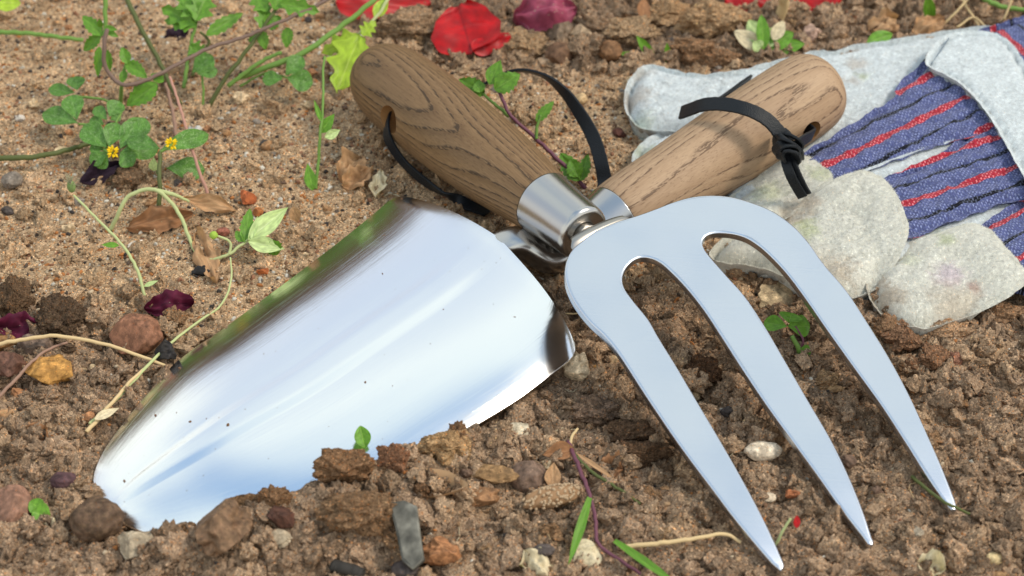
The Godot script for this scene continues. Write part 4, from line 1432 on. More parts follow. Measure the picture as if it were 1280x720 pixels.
	patch("suede_fingertip", PackedVector3Array([Vector3(0.0678, 0.012, -0.0089), Vector3(0.073, 0.012, -0.0174), Vector3(0.0841, 0.012, -0.0279), Vector3(0.0936, 0.012, -0.027), Vector3(0.1025, 0.012, -0.0342), Vector3(0.1113, 0.012, -0.04), Vector3(0.1213, 0.012, -0.0446), Vector3(0.126, 0.012, -0.0405), Vector3(0.1287, 0.012, -0.0324), Vector3(0.1301, 0.012, -0.0227), Vector3(0.1305, 0.012, -0.014), Vector3(0.1258, 0.012, -0.003), Vector3(0.1193, 0.012, 0.0062), Vector3(0.112, 0.012, 0.0107), Vector3(0.1052, 0.012, 0.0127), Vector3(0.0972, 0.012, 0.0074), Vector3(0.0884, 0.012, -0.0013), Vector3(0.079, 0.012, -0.0055), Vector3(0.0711, 0.012, -0.0068)]), 0.0, 11.5, 10.0, fdir, s2, M.suede, o, 1.0, [[Vector3(0.0933, 0.012, -0.0244), 9.0, dirt, 0.55], [Vector3(0.0985, 0.012, -0.02), 6.0, moss, 0.6], [Vector3(0.0996, 0.012, -0.0149), 5.0, moss, 0.5], [Vector3(0.108, 0.008, 0.0034), 8.0, dirt, 0.4], [Vector3(0.1008, 0.012, -0.0315), 6.0, dirt, 0.5], [Vector3(0.1025, 0.012, 0.002), 12.0, dirt, 0.22]], 0.0, 0.0, PackedVector3Array([Vector3(0.1121, 0.0145, -0.0372), Vector3(0.1208, 0.0148, -0.0409), Vector3(0.1254, 0.015, -0.0365), Vector3(0.1281, 0.015, -0.0285), Vector3(0.1296, 0.0145, -0.0195), Vector3(0.1301, 0.013, -0.0119)]))
	patch("suede_fingertip", PackedVector3Array([Vector3(0.1182, 0.011, 0.0074), Vector3(0.1199, 0.011, 0.0008), Vector3(0.1228, 0.011, -0.0038), Vector3(0.1276, 0.011, -0.0076), Vector3(0.1347, 0.011, -0.0105), Vector3(0.1444, 0.011, -0.0131), Vector3(0.1544, 0.011, -0.017), Vector3(0.1584, 0.011, -0.0135), Vector3(0.1616, 0.011, -0.0042), Vector3(0.165, 0.011, 0.0033), Vector3(0.1667, 0.011, 0.0082), Vector3(0.1615, 0.011, 0.0139), Vector3(0.1526, 0.011, 0.0175), Vector3(0.1414, 0.011, 0.0227), Vector3(0.1312, 0.011, 0.0259), Vector3(0.1245, 0.011, 0.0239), Vector3(0.12, 0.011, 0.0175)]), 0.0, 10.5, 9.0, Vector3(0.1654, 0, -0.0169) - Vector3(0.1252, 0, 0), s2, M.suede, o, 0.9, [[Vector3(0.1222, 0.009, 0.0148), 8.0, dirt, 0.6], [Vector3(0.1201, 0.009, 0.0066), 6.0, dirt, 0.5], [Vector3(0.1505, 0.011, 0.0115), 3.5, lin(150, 90, 70), 0.6], [Vector3(0.1428, 0.011, 0.0058), 8.0, lin(206, 180, 200), 0.5], [Vector3(0.144, 0.011, -0.0105), 4.0, moss, 0.6], [Vector3(0.143, 0.006, 0.0173), 12.0, dirt, 0.4], [Vector3(0.1309, 0.011, -0.0025), 5.0, moss, 0.3]], 0.0, 0.0, PackedVector3Array([Vector3(0.1439, 0.0125, -0.0112), Vector3(0.1535, 0.0135, -0.0138), Vector3(0.1576, 0.014, -0.0098), Vector3(0.161, 0.014, -0.0005), Vector3(0.1642, 0.013, 0.0057), Vector3(0.1667, 0.011, 0.0082)]))
	# the band across the knuckles
	patch("suede_band", PackedVector3Array([Vector3(0.154, 0.016, -0.1094), Vector3(0.1625, 0.016, -0.1259), Vector3(0.1693, 0.016, -0.1291), Vector3(0.179, 0.016, -0.1286), Vector3(0.1836, 0.016, -0.1237), Vector3(0.1862, 0.016, -0.112), Vector3(0.1886, 0.016, -0.0935), Vector3(0.1957, 0.016, -0.0736), Vector3(0.1951, 0.016, -0.0498), Vector3(0.1839, 0.016, -0.0141), Vector3(0.1786, 0.016, -0.0339), Vector3(0.176, 0.016, -0.0498), Vector3(0.1726, 0.016, -0.0712), Vector3(0.1689, 0.016, -0.0864), Vector3(0.1648, 0.016, -0.0965), Vector3(0.1596, 0.016, -0.1037)]), 12.8, 3.0, 2.0, fdir, s1, M.suede, o, 0.3)
	seam(PackedVector3Array([Vector3(0.163, 0.0162, -0.1256), Vector3(0.1588, 0.016, -0.1178), Vector3(0.155, 0.015, -0.1114), Vector3(0.1498, 0.012, -0.1054), Vector3(0.1429, 0.011, -0.0976)]), 0.0003, M.thread_dark, o)
	# fibres of the suede, standing up and catching the light
	var fb := Build.new()
	var tri3 := PackedVector3Array([Vector3(-0.05, 0, 0), Vector3(0.05, 0, 0.03), Vector3(0, 0, -0.06), Vector3(0.15, 1, 0.1)])
	fb.v = tri3
	fb.t = PackedInt32Array([0, 3, 1, 1, 3, 2, 2, 3, 0])
	var mm := MultiMesh.new()
	mm.transform_format = MultiMesh.TRANSFORM_3D
	mm.use_colors = true
	mm.mesh = fb.mesh(true)
	mm.instance_count = nap.size()
	for i in nap.size():
		var p: Vector3 = nap[i][0]
		var n: Vector3 = (nap[i][1] + Vector3(rng.randfn(), rng.randfn() * 0.3, rng.randfn()) * 0.75).normalized()
		var xa := n.cross(Vector3(0.3, 0.2, 1)).normalized()
		var l := rng.randf_range(0.0004, 0.0011)
		mm.set_instance_transform(i, Transform3D(Basis(xa * 0.0007, n * l, xa.cross(n) * 0.0007), p - o.position))
		var k := rng.randf_range(0.85, 1.2)
		var c: Color = nap[i][2]
		mm.set_instance_color(i, Color(minf(c.r * k, 0.9), minf(c.g * k, 0.9), minf(c.b * k, 0.9)))
	var f := MultiMeshInstance3D.new()
	f.multimesh = mm
	f.material_override = plain(Color.WHITE, 0.9, true)
	f.name = "suede_nap"
	o.add_child(f, true)
	f.set_meta("kind", "stuff")

# ---------- stones and clods that can be told apart ----------

func stones() -> void:
	# kind: s smooth pebble, a angular stone, c clod, f flat flake
	var list := [
		["s", "large smooth brown pointed pebble leaning against the trowel tip", Vector3(-0.1212, 0, 0.1109), 15.4, 12.6, Color8(104, 82, 64)],
		["s", "half-round purple pebble on the soil left of the trowel tip", Vector3(-0.1339, 0, 0.0932), 7.2, 6.7, Color8(92, 66, 68)],
		["s", "pinkish tan rounded stone half buried at the lower left edge", Vector3(-0.1472, 0, 0.1043), 10.8, 12.3, Color8(150, 112, 92)],
		["a", "pale cream flat rough stone just in front of the trowel tip", Vector3(-0.107, 0, 0.1207), 13.4, 7.9, Color8(186, 168, 142)],
		["a", "lumpy tan and grey-topped stone right of the pale flat stone", Vector3(-0.0838, 0, 0.1195), 13.9, 14.4, Color8(128, 100, 76)],
		["a", "ochre yellow angular stone at the left beneath the straw", Vector3(-0.1469, 0, 0.0438), 14.2, 8.6, Color8(190, 140, 76)],
		["s", "reddish brown rounded stone beside the dark maroon petal", Vector3(-0.1208, 0, 0.029), 16.0, 12.9, Color8(146, 102, 78)],
		["c", "dark brown blocky clod left of the reddish rounded stone", Vector3(-0.1461, 0, 0.0204), 14.0, 11.4, Color8(84, 68, 54)],
		["a", "black pebble behind the grass stalk near the trowel edge", Vector3(-0.1106, 0, 0.0359), 6.6, 7.2, Color8(52, 48, 46)],
		["a", "grey brown stone lying under the straw at the left", Vector3(-0.1524, 0, 0.0324), 11.8, 8.7, Color8(124, 104, 90)],
		["a", "dull red-brown stone at the left edge below the petal", Vector3(-0.1597, 0, 0.0401), 11.2, 9.2, Color8(112, 80, 66)],
		["a", "tan stone at the left edge just below the maroon petal", Vector3(-0.1637, 0, 0.028), 6.7, 6.7, Color8(160, 120, 78)],
		["a", "orange brown angular stone near the slate shard", Vector3(-0.0196, 0, 0.1226), 10.6, 7.8, Color8(180, 126, 86)],
		["a", "brown wedge stone with a lighter orange end on the mound", Vector3(-0.0099, 0, 0.1016), 10.9, 5.7, Color8(152, 112, 78)],
		["a", "flat tan stone with a pale corner beside the sandy clod", Vector3(-0.0065, 0, 0.0929), 12.4, 5.3, Color8(158, 124, 86)],
		["s", "dark grey rounded pebble at the foot of the slate shard", Vector3(-0.0303, 0, 0.1273), 8.3, 6.4, Color8(88, 78, 74)],
		["s", "smooth grey brown pebble beside the bristly seed head", Vector3(0.005, 0, 0.0904), 10.6, 9.6, Color8(128, 104, 88)],
		["s", "dark grey small pebble above the cream husk pieces", Vector3(0.0092, 0, 0.1214), 6.0, 3.7, Color8(94, 84, 80)],
		["s", "tan and orange stone peeping over the trowel edge", Vector3(-0.0301, 0, 0.0817), 11.1, 5.3, Color8(160, 124, 84)],
		["s", "long cream oval pebble between the left and middle prongs", Vector3(0.0759, 0, 0.0818), 11.1, 5.8, Color8(232, 212, 186)],
		["s", "small cream pebble below the long oval cream pebble", Vector3(0.076, 0, 0.0981), 5.0, 3.1, Color8(224, 204, 176)],
		["a", "pale grey translucent chip right of the middle prong point", Vector3(0.1179, 0, 0.1145), 4.7, 3.5, Color8(168, 154, 134)],
		["s", "cream egg-shaped pebble near the lower right corner", Vector3(0.1387, 0, 0.1245), 4.8, 3.5, Color8(214, 188, 140)],
		["s", "tan flattened pebble just under the egg-shaped cream pebble", Vector3(0.1397, 0, 0.1283), 4.1, 2.1, Color8(176, 138, 98)],
		["s", "tan stub-shaped pebble under the seedling between the prongs", Vector3(0.1013, 0, 0.0503), 6.0, 2.5, Color8(172, 138, 100)],
		["f", "cream flaky stone seen between the middle and right prongs", Vector3(0.0877, 0, 0.0054), 13.2, 9.5, Color8(196, 172, 136)],
		["f", "whitish shell flake on the soil in front of the trowel corner", Vector3(0.002, 0, 0.0708), 9.8, 3.7, Color8(208, 192, 164)],
		["a", "cream wedge-shaped stone under the near corner of the trowel", Vector3(0.0203, 0, 0.0408), 8.6, 8.6, Color8(220, 194, 160)],
		["s", "ochre pebble right of the cream wedge-shaped stone", Vector3(0.0274, 0, 0.0418), 3.8, 3.3, Color8(190, 136, 76)],
		["s", "large brown round pebble with an orange patch near the red petal", Vector3(0.0183, 0, -0.1354), 10.4, 11.0, Color8(118, 88, 66)],
		["s", "brown oval pebble right of the large round brown pebble", Vector3(0.0374, 0, -0.1344), 8.5, 8.5, Color8(134, 98, 68)],
		["a", "cream angular stone below the pink petal", Vector3(0.0269, 0, -0.1496), 8.3, 7.4, Color8(182, 156, 126)],
		["a", "pale tan chip right of the cream angular stone", Vector3(0.0388, 0, -0.1544), 4.3, 4.3, Color8(196, 166, 132)],
		["a", "orange brick chip on the sand right of the clover", Vector3(-0.0925, 0, -0.0473), 5.6, 5.0, Color8(186, 104, 62)],
		["s", "small orange pebble above the pale wilted leaf", Vector3(-0.0882, 0, -0.0404), 3.6, 3.3, Color8(184, 116, 66)],
		["s", "small dull red pebble left of the pale wilted leaf", Vector3(-0.099, 0, -0.0289), 4.7, 3.0, Color8(170, 106, 86)],
		["s", "white oval pebble on the sand left of the clover", Vector3(-0.1806, 0, -0.0951), 4.1, 2.6, Color8(216, 204, 190)],
		["a", "cream chip right by the brown creeping stem", Vector3(-0.1623, 0, -0.0765), 6.0, 3.5, Color8(216, 190, 150)],
		["f", "white flake on the sand under the arched pale stem", Vector3(-0.1278, 0, -0.0215), 5.7, 2.7, Color8(226, 212, 194)],
		["a", "cream stone below the upper green weeds", Vector3(-0.1007, 0, -0.1083), 4.8, 4.8, Color8(222, 194, 156)],
		["s", "white bead-like pebble beside the pink dry stalk", Vector3(-0.1146, 0, -0.0895), 2.9, 2.6, Color8(220, 214, 204)],
		["s", "second white bead-like pebble, left of its twin by the pink stalk", Vector3(-0.1172, 0, -0.089), 2.6, 2.6, Color8(206, 200, 190)],
		["a", "orange chip on the sand near the far edge of the trowel", Vector3(-0.084, 0, -0.0087), 4.0, 2.4, Color8(186, 106, 60)],
		["a", "black chip beside the curled tan leaf piece", Vector3(-0.1045, 0, -0.0072), 4.3, 3.5, Color8(48, 46, 46)],
		["a", "black chip on the sand inside the strap loop", Vector3(0.0262, 0, -0.1012), 2.9, 2.4, Color8(46, 44, 44)],
		["s", "cream pebble on the sand right of the strap loop", Vector3(0.0258, 0, -0.1079), 4.2, 4.5, Color8(208, 176, 132)],
		["a", "dark red-brown chip on the sand left of the glove", Vector3(0.039, 0, -0.0872), 4.9, 3.8, Color8(94, 58, 48)],
		["a", "pinkish grey stone behind the glove near the small weed", Vector3(0.1152, 0, -0.1498), 6.8, 6.8, Color8(190, 156, 136)],
		["a", "grey brown stone under the pink petal", Vector3(0.0176, 0, -0.151), 9.3, 10.5, Color8(132, 112, 92)],
		["f", "white splinter at the foot of the glove near the right prong", Vector3(0.1358, 0, 0.0303), 5.7, 3.1, Color8(220, 206, 180)],
		["a", "dark reddish stone in the front mound left of the slab clod", Vector3(-0.0663, 0, 0.115), 7.9, 6.1, Color8(92, 62, 50)],
		["a", "pale buff stone in front of the dark reddish mound stone", Vector3(-0.0663, 0, 0.1213), 6.2, 4.6, Color8(182, 164, 138)],
		["a", "orange sliver under the long cream oval pebble", Vector3(0.0846, 0, 0.0983), 6.7, 2.4, Color8(176, 110, 72)],
		["s", "grey stone at the left edge beneath the creeping stem", Vector3(-0.1763, 0, -0.0567), 7.3, 6.2, Color8(134, 122, 110)],
		["c", "sandy yellow-brown clod on the mound behind the flat tan stone", Vector3(-0.0188, 0, 0.0845), 14.0, 10.6, Color8(156, 126, 92)],
		["c", "dark clod sitting over the near edge of the trowel", Vector3(-0.0488, 0, 0.084), 10.6, 6.8, Color8(110, 84, 62)],
		["c", "small round clod perched on the mound against the steel", Vector3(-0.068, 0, 0.095), 5.2, 4.3, Color8(112, 84, 62)],
		["c", "little brown clod alone on top of the mound crest", Vector3(-0.0568, 0, 0.0908), 3.8, 3.1, Color8(110, 84, 62)],
		["c", "reddish brown rounded clod left of the shell fragment", Vector3(-0.0346, 0, 0.0946), 9.1, 7.2, Color8(126, 92, 70)],
		["c", "broad lumpy clod in the middle of the mound", Vector3(-0.0498, 0, 0.0993), 14.7, 10.4, Color8(120, 92, 68)],
		["c", "long slab of soil lying aslant left of the slate shard", Vector3(-0.0452, 0, 0.1137), 20.1, 10.7, Color8(124, 98, 74)],
		["c", "brown clod in the mound above the dark reddish stone", Vector3(-0.0697, 0, 0.1079), 8.0, 6.1, Color8(118, 90, 66)],
		["c", "lumpy clod beside the steel at the lower end of the mound", Vector3(-0.0781, 0, 0.1067), 8.5, 6.6, Color8(112, 86, 62)],
		["c", "small clod right of the pale cream flat stone", Vector3(-0.0934, 0, 0.1163), 6.0, 4.6, Color8(112, 86, 62)],
		["c", "grey brown clod in the gap between trowel and fork", Vector3(0.0268, 0, 0.0622), 12.4, 8.4, Color8(104, 86, 72)],
		["c", "dark flat clod close to the left prong's edge", Vector3(0.0388, 0, 0.0814), 13.1, 7.3, Color8(88, 68, 52)],
		["c", "dark lump of soil above the flat clod by the left prong", Vector3(0.0368, 0, 0.0714), 12.3, 6.4, Color8(92, 72, 56)],
		["c", "round dark clod between the left and middle prongs", Vector3(0.0597, 0, 0.0445), 10.6, 8.6, Color8(86, 64, 48)],
		["c", "flat rough clod lying left of the big red petal", Vector3(-0.0409, 0, -0.1541), 22.3, 11.8, Color8(148, 122, 96)],
		["c", "tan layered clod right below the big red petal", Vector3(0.0046, 0, -0.1431), 19.0, 11.0, Color8(150, 124, 96)],
		["c", "big tan clod at the top behind the fork's strap loop", Vector3(0.0613, 0, -0.1635), 17.5, 10.6, Color8(160, 130, 98)],
		["c", "biggest tan clod at the top edge behind the glove finger", Vector3(0.0778, 0, -0.1579), 22.4, 14.3, Color8(162, 132, 100)],
		["c", "tan wedge clod left of the biggest tan clod", Vector3(0.0463, 0, -0.148), 16.0, 9.3, Color8(152, 126, 98)],
		["c", "brown clod just behind the tip of the glove's far finger", Vector3(0.0696, 0, -0.1366), 15.3, 10.4, Color8(136, 106, 80)],
		["c", "low brown clod between the glove and the small pale weed", Vector3(0.0784, 0, -0.1323), 12.2, 6.1, Color8(140, 110, 84)],
		["c", "brown rugged clod close to the right prong below the glove", Vector3(0.1255, 0, 0.0301), 9.3, 9.3, Color8(126, 96, 74)],
		["c", "pale tan flat clod under the last suede fingertip", Vector3(0.1397, 0, 0.0249), 15.5, 6.7, Color8(162, 132, 104)],
		["c", "brown block of soil below the pale tan flat clod", Vector3(0.134, 0, 0.0385), 7.6, 7.1, Color8(122, 92, 70)],
		["c", "reddish crumb of soil right of the brown block", Vector3(0.1408, 0, 0.0391), 5.1, 4.6, Color8(138, 100, 82)],
		["c", "small brown crumb between right prong and brown block", Vector3(0.1262, 0, 0.04), 6.6, 5.1, Color8(112, 84, 64)],
		["c", "brown lump under the glove beside the middle fingertip", Vector3(0.1211, 0, 0.0249), 7.2, 6.7, Color8(132, 104, 80)],
		["c", "tan lump at the right edge under the glove", Vector3(0.1603, 0, 0.0139), 14.7, 7.3, Color8(146, 116, 90)],
		["c", "dark brown clod at the left edge above the maroon petal", Vector3(-0.163, 0, 0.0105), 11.6, 13.7, Color8(98, 78, 60)],
		["c", "grey brown clod under the clover's shadow", Vector3(-0.134, 0, -0.0565), 13.0, 7.3, Color8(120, 96, 74)],
	]
	var i := 0
	for q in list:
		i += 1
		var kind: String = q[0]
		var at: Vector3 = q[2]
		var w: float = q[3] * 0.001
		var h: float = q[4] * 0.001
		var c: Color = (q[5] as Color).srgb_to_linear()
		var k := 0.78 if kind != "c" else 0.92
		c = Color(c.r * k, c.g * k, c.b * k)
		var half := Vector3(w * 0.52, h * 0.46, h * 0.56)
		var b: Build
		var m: Material = M.stone
		if kind == "s":
			b = rock(4, half, 0.13, 0.004, 1, 100 + i, c, 0.12)
		elif kind == "a":
			b = rock(4, half * 1.12, 0.4, 0.03, 9, 100 + i, c, 0.3)
		elif kind == "f":
			half = Vector3(w * 0.54, h * 0.26, h * 0.74)
			b = rock(4, half, 0.35, 0.04, 8, 100 + i, c, 0.3)
		else:
			b = rock(5 if w > 0.008 else 4, half * 1.1, 0.5, 0.17, 3, 100 + i, c, 0.35)
			m = M.clod
		var turn := Basis(Vector3.UP, 0.0)
		if kind == "f": turn = Basis(Vector3.RIGHT, 0.25)
		var s := 0.10
		for j in b.v.size(): b.v[j] = turn * b.v[j]
		var low := maxf(soil_at(at.x, at.z), -0.002)
		var o := part("clod" if kind == "c" else ("flake" if kind == "f" else ("pebble" if kind == "s" else "stone")), b.mesh(), m)
		o.position = Vector3(at.x, low + half.y * (0.75 if kind == "s" else 0.55), at.z)
		tag(o, q[1], "clod" if kind == "c" else "stone", "clods of soil" if kind == "c" else "stones on the soil")
	# the shard of slate, standing half out of the soil
	var b := Build.new()
	var sl := PackedVector3Array([Vector3(-0.0355, 0.0145, 0.1133), Vector3(-0.0311, 0.015, 0.1128), Vector3(-0.0274, 0.0145, 0.1146), Vector3(-0.0263, 0.011, 0.1213), Vector3(-0.025, 0.007, 0.1284), Vector3(-0.0282, 0.0055, 0.131), Vector3(-0.0315, 0.006, 0.1278), Vector3(-0.0335, 0.01, 0.1197)])
	var n := (sl[2] - sl[0]).cross(sl[5] - sl[0]).normalized()
	if n.y < 0.0: n = -n
	var o := thing("slate_shard", "long grey slate shard sticking out of the front mound", "stone", sl[5])
	plate_part("shard", sl, n, 2.6, [], M.slate, o)
	# broken snail shell and a bristly seed head
	o = thing("shell_fragment", "broken tan snail shell, its hollow side up, on the mound", "shell", Vector3(-0.0216, 0.006, 0.103))
	var shell := Build.new()
	var g := PackedVector3Array()
	for i2 in 9:
		for k2 in 17:
			var a := TAU * k2 / 16.0
			var d := i2 / 8.0
			g.append(Vector3(-0.0217, 0.005, 0.1007) + Vector3(cos(a) * 0.0085 * d * (1.0 + 0.15 * sin(a * 3.0)), 0.005 * d * d + 0.001 * sin(a * 2.0) * d, sin(a) * 0.0055 * d))
	shell.grid(g, 17, true)
	part_at("shell_wall", shell, plain(Color8(186, 150, 112), 0.5), o)
	o = thing("seed_head", "bristly tan seed head lying right of the grey brown pebble", "seed head", Vector3(0.0119, 0.003, 0.0994))
	var core := rock(3, Vector3(0.009, 0.0028, 0.0034), 0.2, 0.05, 0, 5, lin(150, 116, 84))
	for j in core.v.size(): core.v[j] = Basis(Vector3.UP, 0.35) * core.v[j] + Vector3(0.0118, 0.0035, 0.1003)
	part_at("core", core, M.grit, o)
	var bump := rock(1, Vector3.ONE * 0.00048, 0.2, 0.0, 0, 6, lin(176, 150, 120))
	var bm := bump.mesh()
	rng.seed = 5
	for j in 240:
		var t := rng.randf_range(-1.0, 1.0)
		var a := rng.randf() * TAU
		var p := Vector3(t * 0.0088, sin(a) * 0.0029 * sqrt(1.0 - t * t * 0.9), cos(a) * 0.0035 * sqrt(1.0 - t * t * 0.9))
		if p.y < -0.001: continue
		var s := part("scale", bm, M.grit, o)
		s.position = Basis(Vector3.UP, 0.35) * p + Vector3(0.0118, 0.0035, 0.1003) - o.position

# ---------- leaves, petals, straws ----------

func leaf_mesh(length: float, width: float, kind: String, fold: float, curl: float, seed_at: int) -> ArrayMesh:
	var b := Build.new()
	var rows := 30
	var cols := 11
	var p := PackedVector3Array()
	var uvs := PackedVector2Array()
	for i in rows:
		var t := float(i) / (rows - 1)
		var w := 0.0
		match kind:
			"oval": w = pow(sin(PI * pow(t, 0.9)), 0.75)
			"clover": w = pow(sin(PI * pow(t, 1.45) * 0.985), 0.72)
			"lance": w = pow(sin(PI * pow(t, 0.75)), 1.1)
			"blade": w = (0.55 + 0.45 * sin(PI * t)) * (1.0 - pow(t, 5.0))
			"lobed": w = pow(sin(PI * pow(t, 0.72)), 0.8) * (1.0 - 0.5 * pow(absf(sin(t * 10.5 + 0.4)), 1.6))
			"toothed": w = pow(sin(PI * pow(t, 0.8)), 0.8) * (1.0 - 0.28 * fposmod(t * 6.0, 1.0))
			"petal": w = pow(sin(PI * pow(t, 0.62) * 0.97), 0.55) * (1.0 + 0.03 * sin(t * 17.0 + seed_at))
			"crumpled": w = pow(sin(PI * t), 0.6) * (1.0 + 0.35 * n_shape.get_noise_2d(t * 90.0, seed_at * 13.0))
		if i == 0: w = maxf(w, 0.03)
		var rough := 0.06
		if kind == "crumpled": rough = 0.5
		elif kind == "petal": rough = 0.12
		for k in cols:
			var s := 2.0 * k / (cols - 1) - 1.0
			var x := s * w * width * 0.5
			var y := fold * absf(x) + curl * length * (t * t - 0.1 * t) + rough * width * (n_shape.get_noise_3d(s * 16.0, t * 30.0, seed_at * 31.0) + 0.5 * n_shape.get_noise_3d(s * 34.0, t * 60.0, seed_at * 17.0))
			p.append(Vector3(x, y, t * length))
			uvs.append(Vector2(0.5 + 0.48 * s, t))
	b.grid(p, cols, false, uvs, true)
	return b.mesh()

func leaf(parent: Node, base: Vector3, tip: Vector3, width_mm: float, kind: String, mat: Material, normal := Vector3(0, 1, 0.5), fold := 0.2, curl := -0.1, called := "leaf") -> MeshInstance3D:
	var z := (tip - base).normalized()
	var y := (normal - z * normal.dot(z)).normalized()
	var x := y.cross(z)
	var l := base.distance_to(tip)
	if called == "leaf" and kind != "blade": width_mm *= 0.86
	var o := part(called, leaf_mesh(l, width_mm * 0.001, kind, fold, curl, int(absf(base.x * 9e4) + absf(base.z * 7e4)) % 997), mat, parent)
	o.transform = Transform3D(Basis(x, y, z), base - (parent.position if parent else Vector3.ZERO))
	return o

func lone_leaf(called: String, label: String, category: String, group: String, base: Vector3, tip: Vector3, width_mm: float, kind: String, mat: Material, normal := Vector3(0, 1, 0.3), fold := 0.2, curl := -0.1) -> void:
	var o := leaf(null, base, tip, width_mm, kind, mat, normal, fold, curl, "x")
	o.name = named(called)
	tag(o, label, category, group)

func lone_stalk(called: String, label: String, category: String, group: String, path: PackedVector3Array, r0: float, r1: float, mat: Material) -> Node3D:
	var o := thing(called, label, category, path[0], group)
	stalk("stem", path, r0, r1, mat, o, 32)
	return o

func litter() -> void:
	# poppy petals
	lone_leaf("poppy_petal", "big bright red poppy petal lying behind the dark handle", "petal", "fallen petals", Vector3(-0.0152, 0.004, -0.1342), Vector3(-0.0209, 0.013, -0.1561), 27, "petal", M.poppy, Vector3(0.0, 0.8, 0.7), 0.12, -0.1)
	lone_leaf("poppy_petal", "small curled red petal lobe right of the big bright red petal", "petal", "fallen petals", Vector3(-0.0152, 0.005, -0.1349), Vector3(-0.0006, 0.008, -0.1414), 8, "petal", M.poppy, Vector3(0, 1, 0.6), -0.3, -0.05)
	lone_leaf("poppy_petal", "red petal at the top edge above the dark handle's butt", "petal", "fallen petals", Vector3(-0.0684, 0.009, -0.1624), Vector3(-0.0322, 0.003, -0.1742), 15, "petal", M.poppy, Vector3(0, 1, 0.5), -0.2, 0.0)
	lone_leaf("poppy_petal", "red petal at the top edge left of the pale buff stalk", "petal", "fallen petals", Vector3(0.0838, 0.005, -0.1734), Vector3(0.1046, 0.002, -0.1711), 15, "petal", M.poppy, Vector3(0, 1, 0.5), -0.2, 0.0)
	lone_leaf("poppy_petal", "red petal at the top edge right of the pale buff stalk", "petal", "fallen petals", Vector3(0.1087, 0.003, -0.1695), Vector3(0.1297, 0.005, -0.1734), 14, "petal", M.poppy, Vector3(0, 1, 0.5), -0.2, 0.0)
	lone_leaf("pink_petal", "faded pink petal draped over stones at the top", "petal", "fallen petals", Vector3(0.0006, 0.008, -0.1537), Vector3(0.0254, 0.009, -0.1589), 17, "crumpled", M.pink, Vector3(0.1, 0.8, 0.6), -0.15, -0.02)
	lone_leaf("maroon_petal", "shrivelled dark maroon petal above the reddish rounded stone", "petal", "fallen petals", Vector3(-0.1203, 0.003, 0.0142), Vector3(-0.1042, 0.003, 0.0109), 8, "crumpled", M.maroon, Vector3(0, 1, 0.7), 0.5, 0.1)
	lone_leaf("maroon_petal", "shrivelled maroon petal at the left edge", "petal", "fallen petals", Vector3(-0.167, 0.004, 0.0241), Vector3(-0.152, 0.002, 0.0226), 8, "crumpled", M.maroon, Vector3(0, 1, 0.7), 0.4, 0.1)
	lone_leaf("dead_petal", "blackened strip of petal below the clover", "petal", "fallen petals", Vector3(-0.1522, 0.002, -0.0555), Vector3(-0.1383, 0.004, -0.0632), 7, "crumpled", M.dead, Vector3(0, 1, 0.7), 0.4, 0.1)
	lone_leaf("dark_petal", "dark scrap of petal under the upper weeds", "petal", "fallen petals", Vector3(-0.134, 0.002, -0.1472), Vector3(-0.1249, 0.003, -0.1512), 6, "crumpled", M.dead, Vector3(0, 1, 0.7), 0.3, 0.1)
	# dry leaves and husks
	lone_leaf("dry_leaf", "curled brown dry leaf under the arched pale stem", "leaf", "dry leaves", Vector3(-0.1322, 0.002, -0.0296), Vector3(-0.1097, 0.005, -0.0342), 8.5, "crumpled", M.dry_brown, Vector3(0, 1, 0.8), 0.6, 0.0)
	lone_leaf("dry_leaf", "flat tan piece of dry leaf beside the black chip", "leaf", "dry leaves", Vector3(-0.1076, 0.003, -0.0262), Vector3(-0.0987, 0.001, -0.0021), 8, "crumpled", M.dry, Vector3(0.1, 1, 0.3), 0.1, 0.0)
	lone_leaf("dry_leaf", "pale dry leaf hanging from the arched pale stem", "leaf", "dry leaves", Vector3(-0.1135, 0.008, -0.0389), Vector3(-0.0954, 0.002, -0.0399), 5.5, "crumpled", M.dry, Vector3(0, 1, 0.6), 0.4, -0.05)
	lone_leaf("dry_leaf", "tan curled scrap left of the strap under the dark handle", "leaf", "dry leaves", Vector3(-0.0608, 0.002, -0.0583), Vector3(-0.0536, 0.004, -0.0679), 10, "crumpled", M.dry, Vector3(0, 1, 0.6), 0.6, 0.1)
	lone_leaf("dry_leaf", "lower tan scrap of the pair by the strap", "leaf", "dry leaves", Vector3(-0.0596, 0.002, -0.0536), Vector3(-0.0491, 0.004, -0.0594), 9, "crumpled", M.dry, Vector3(0, 1, 0.6), 0.6, 0.1)
	lone_leaf("dry_leaf", "upright pale scrap nearest the far corner of the trowel", "leaf", "dry leaves", Vector3(-0.0475, 0.002, -0.0476), Vector3(-0.0462, 0.005, -0.058), 6, "crumpled", M.husk, Vector3(0, 0.6, 1), 0.5, 0.1)
	lone_leaf("dry_leaf", "brown leaf scraps between the purple grass stem and left prong", "leaf", "dry leaves", Vector3(0.026, 0.003, 0.0867), Vector3(0.0332, 0.002, 0.0884), 9, "crumpled", M.dry_brown, Vector3(0, 1, 0.5), 0.5, 0.1)
	lone_leaf("dry_leaf", "pointed brown leaf tip standing above the seed head", "leaf", "dry leaves", Vector3(0.0119, 0.002, 0.0951), Vector3(0.0125, 0.006, 0.0884), 5, "lance", M.dry, Vector3(0, 0.5, 1), 0.4, 0.1)
	lone_leaf("dry_leaf", "olive curled leaf on the purple grass stem's root", "leaf", "dry leaves", Vector3(0.0189, 0.004, 0.0809), Vector3(0.0092, 0.003, 0.0826), 6, "lance", M.dry_brown, Vector3(0, 1, 0.5), 0.6, 0.1)
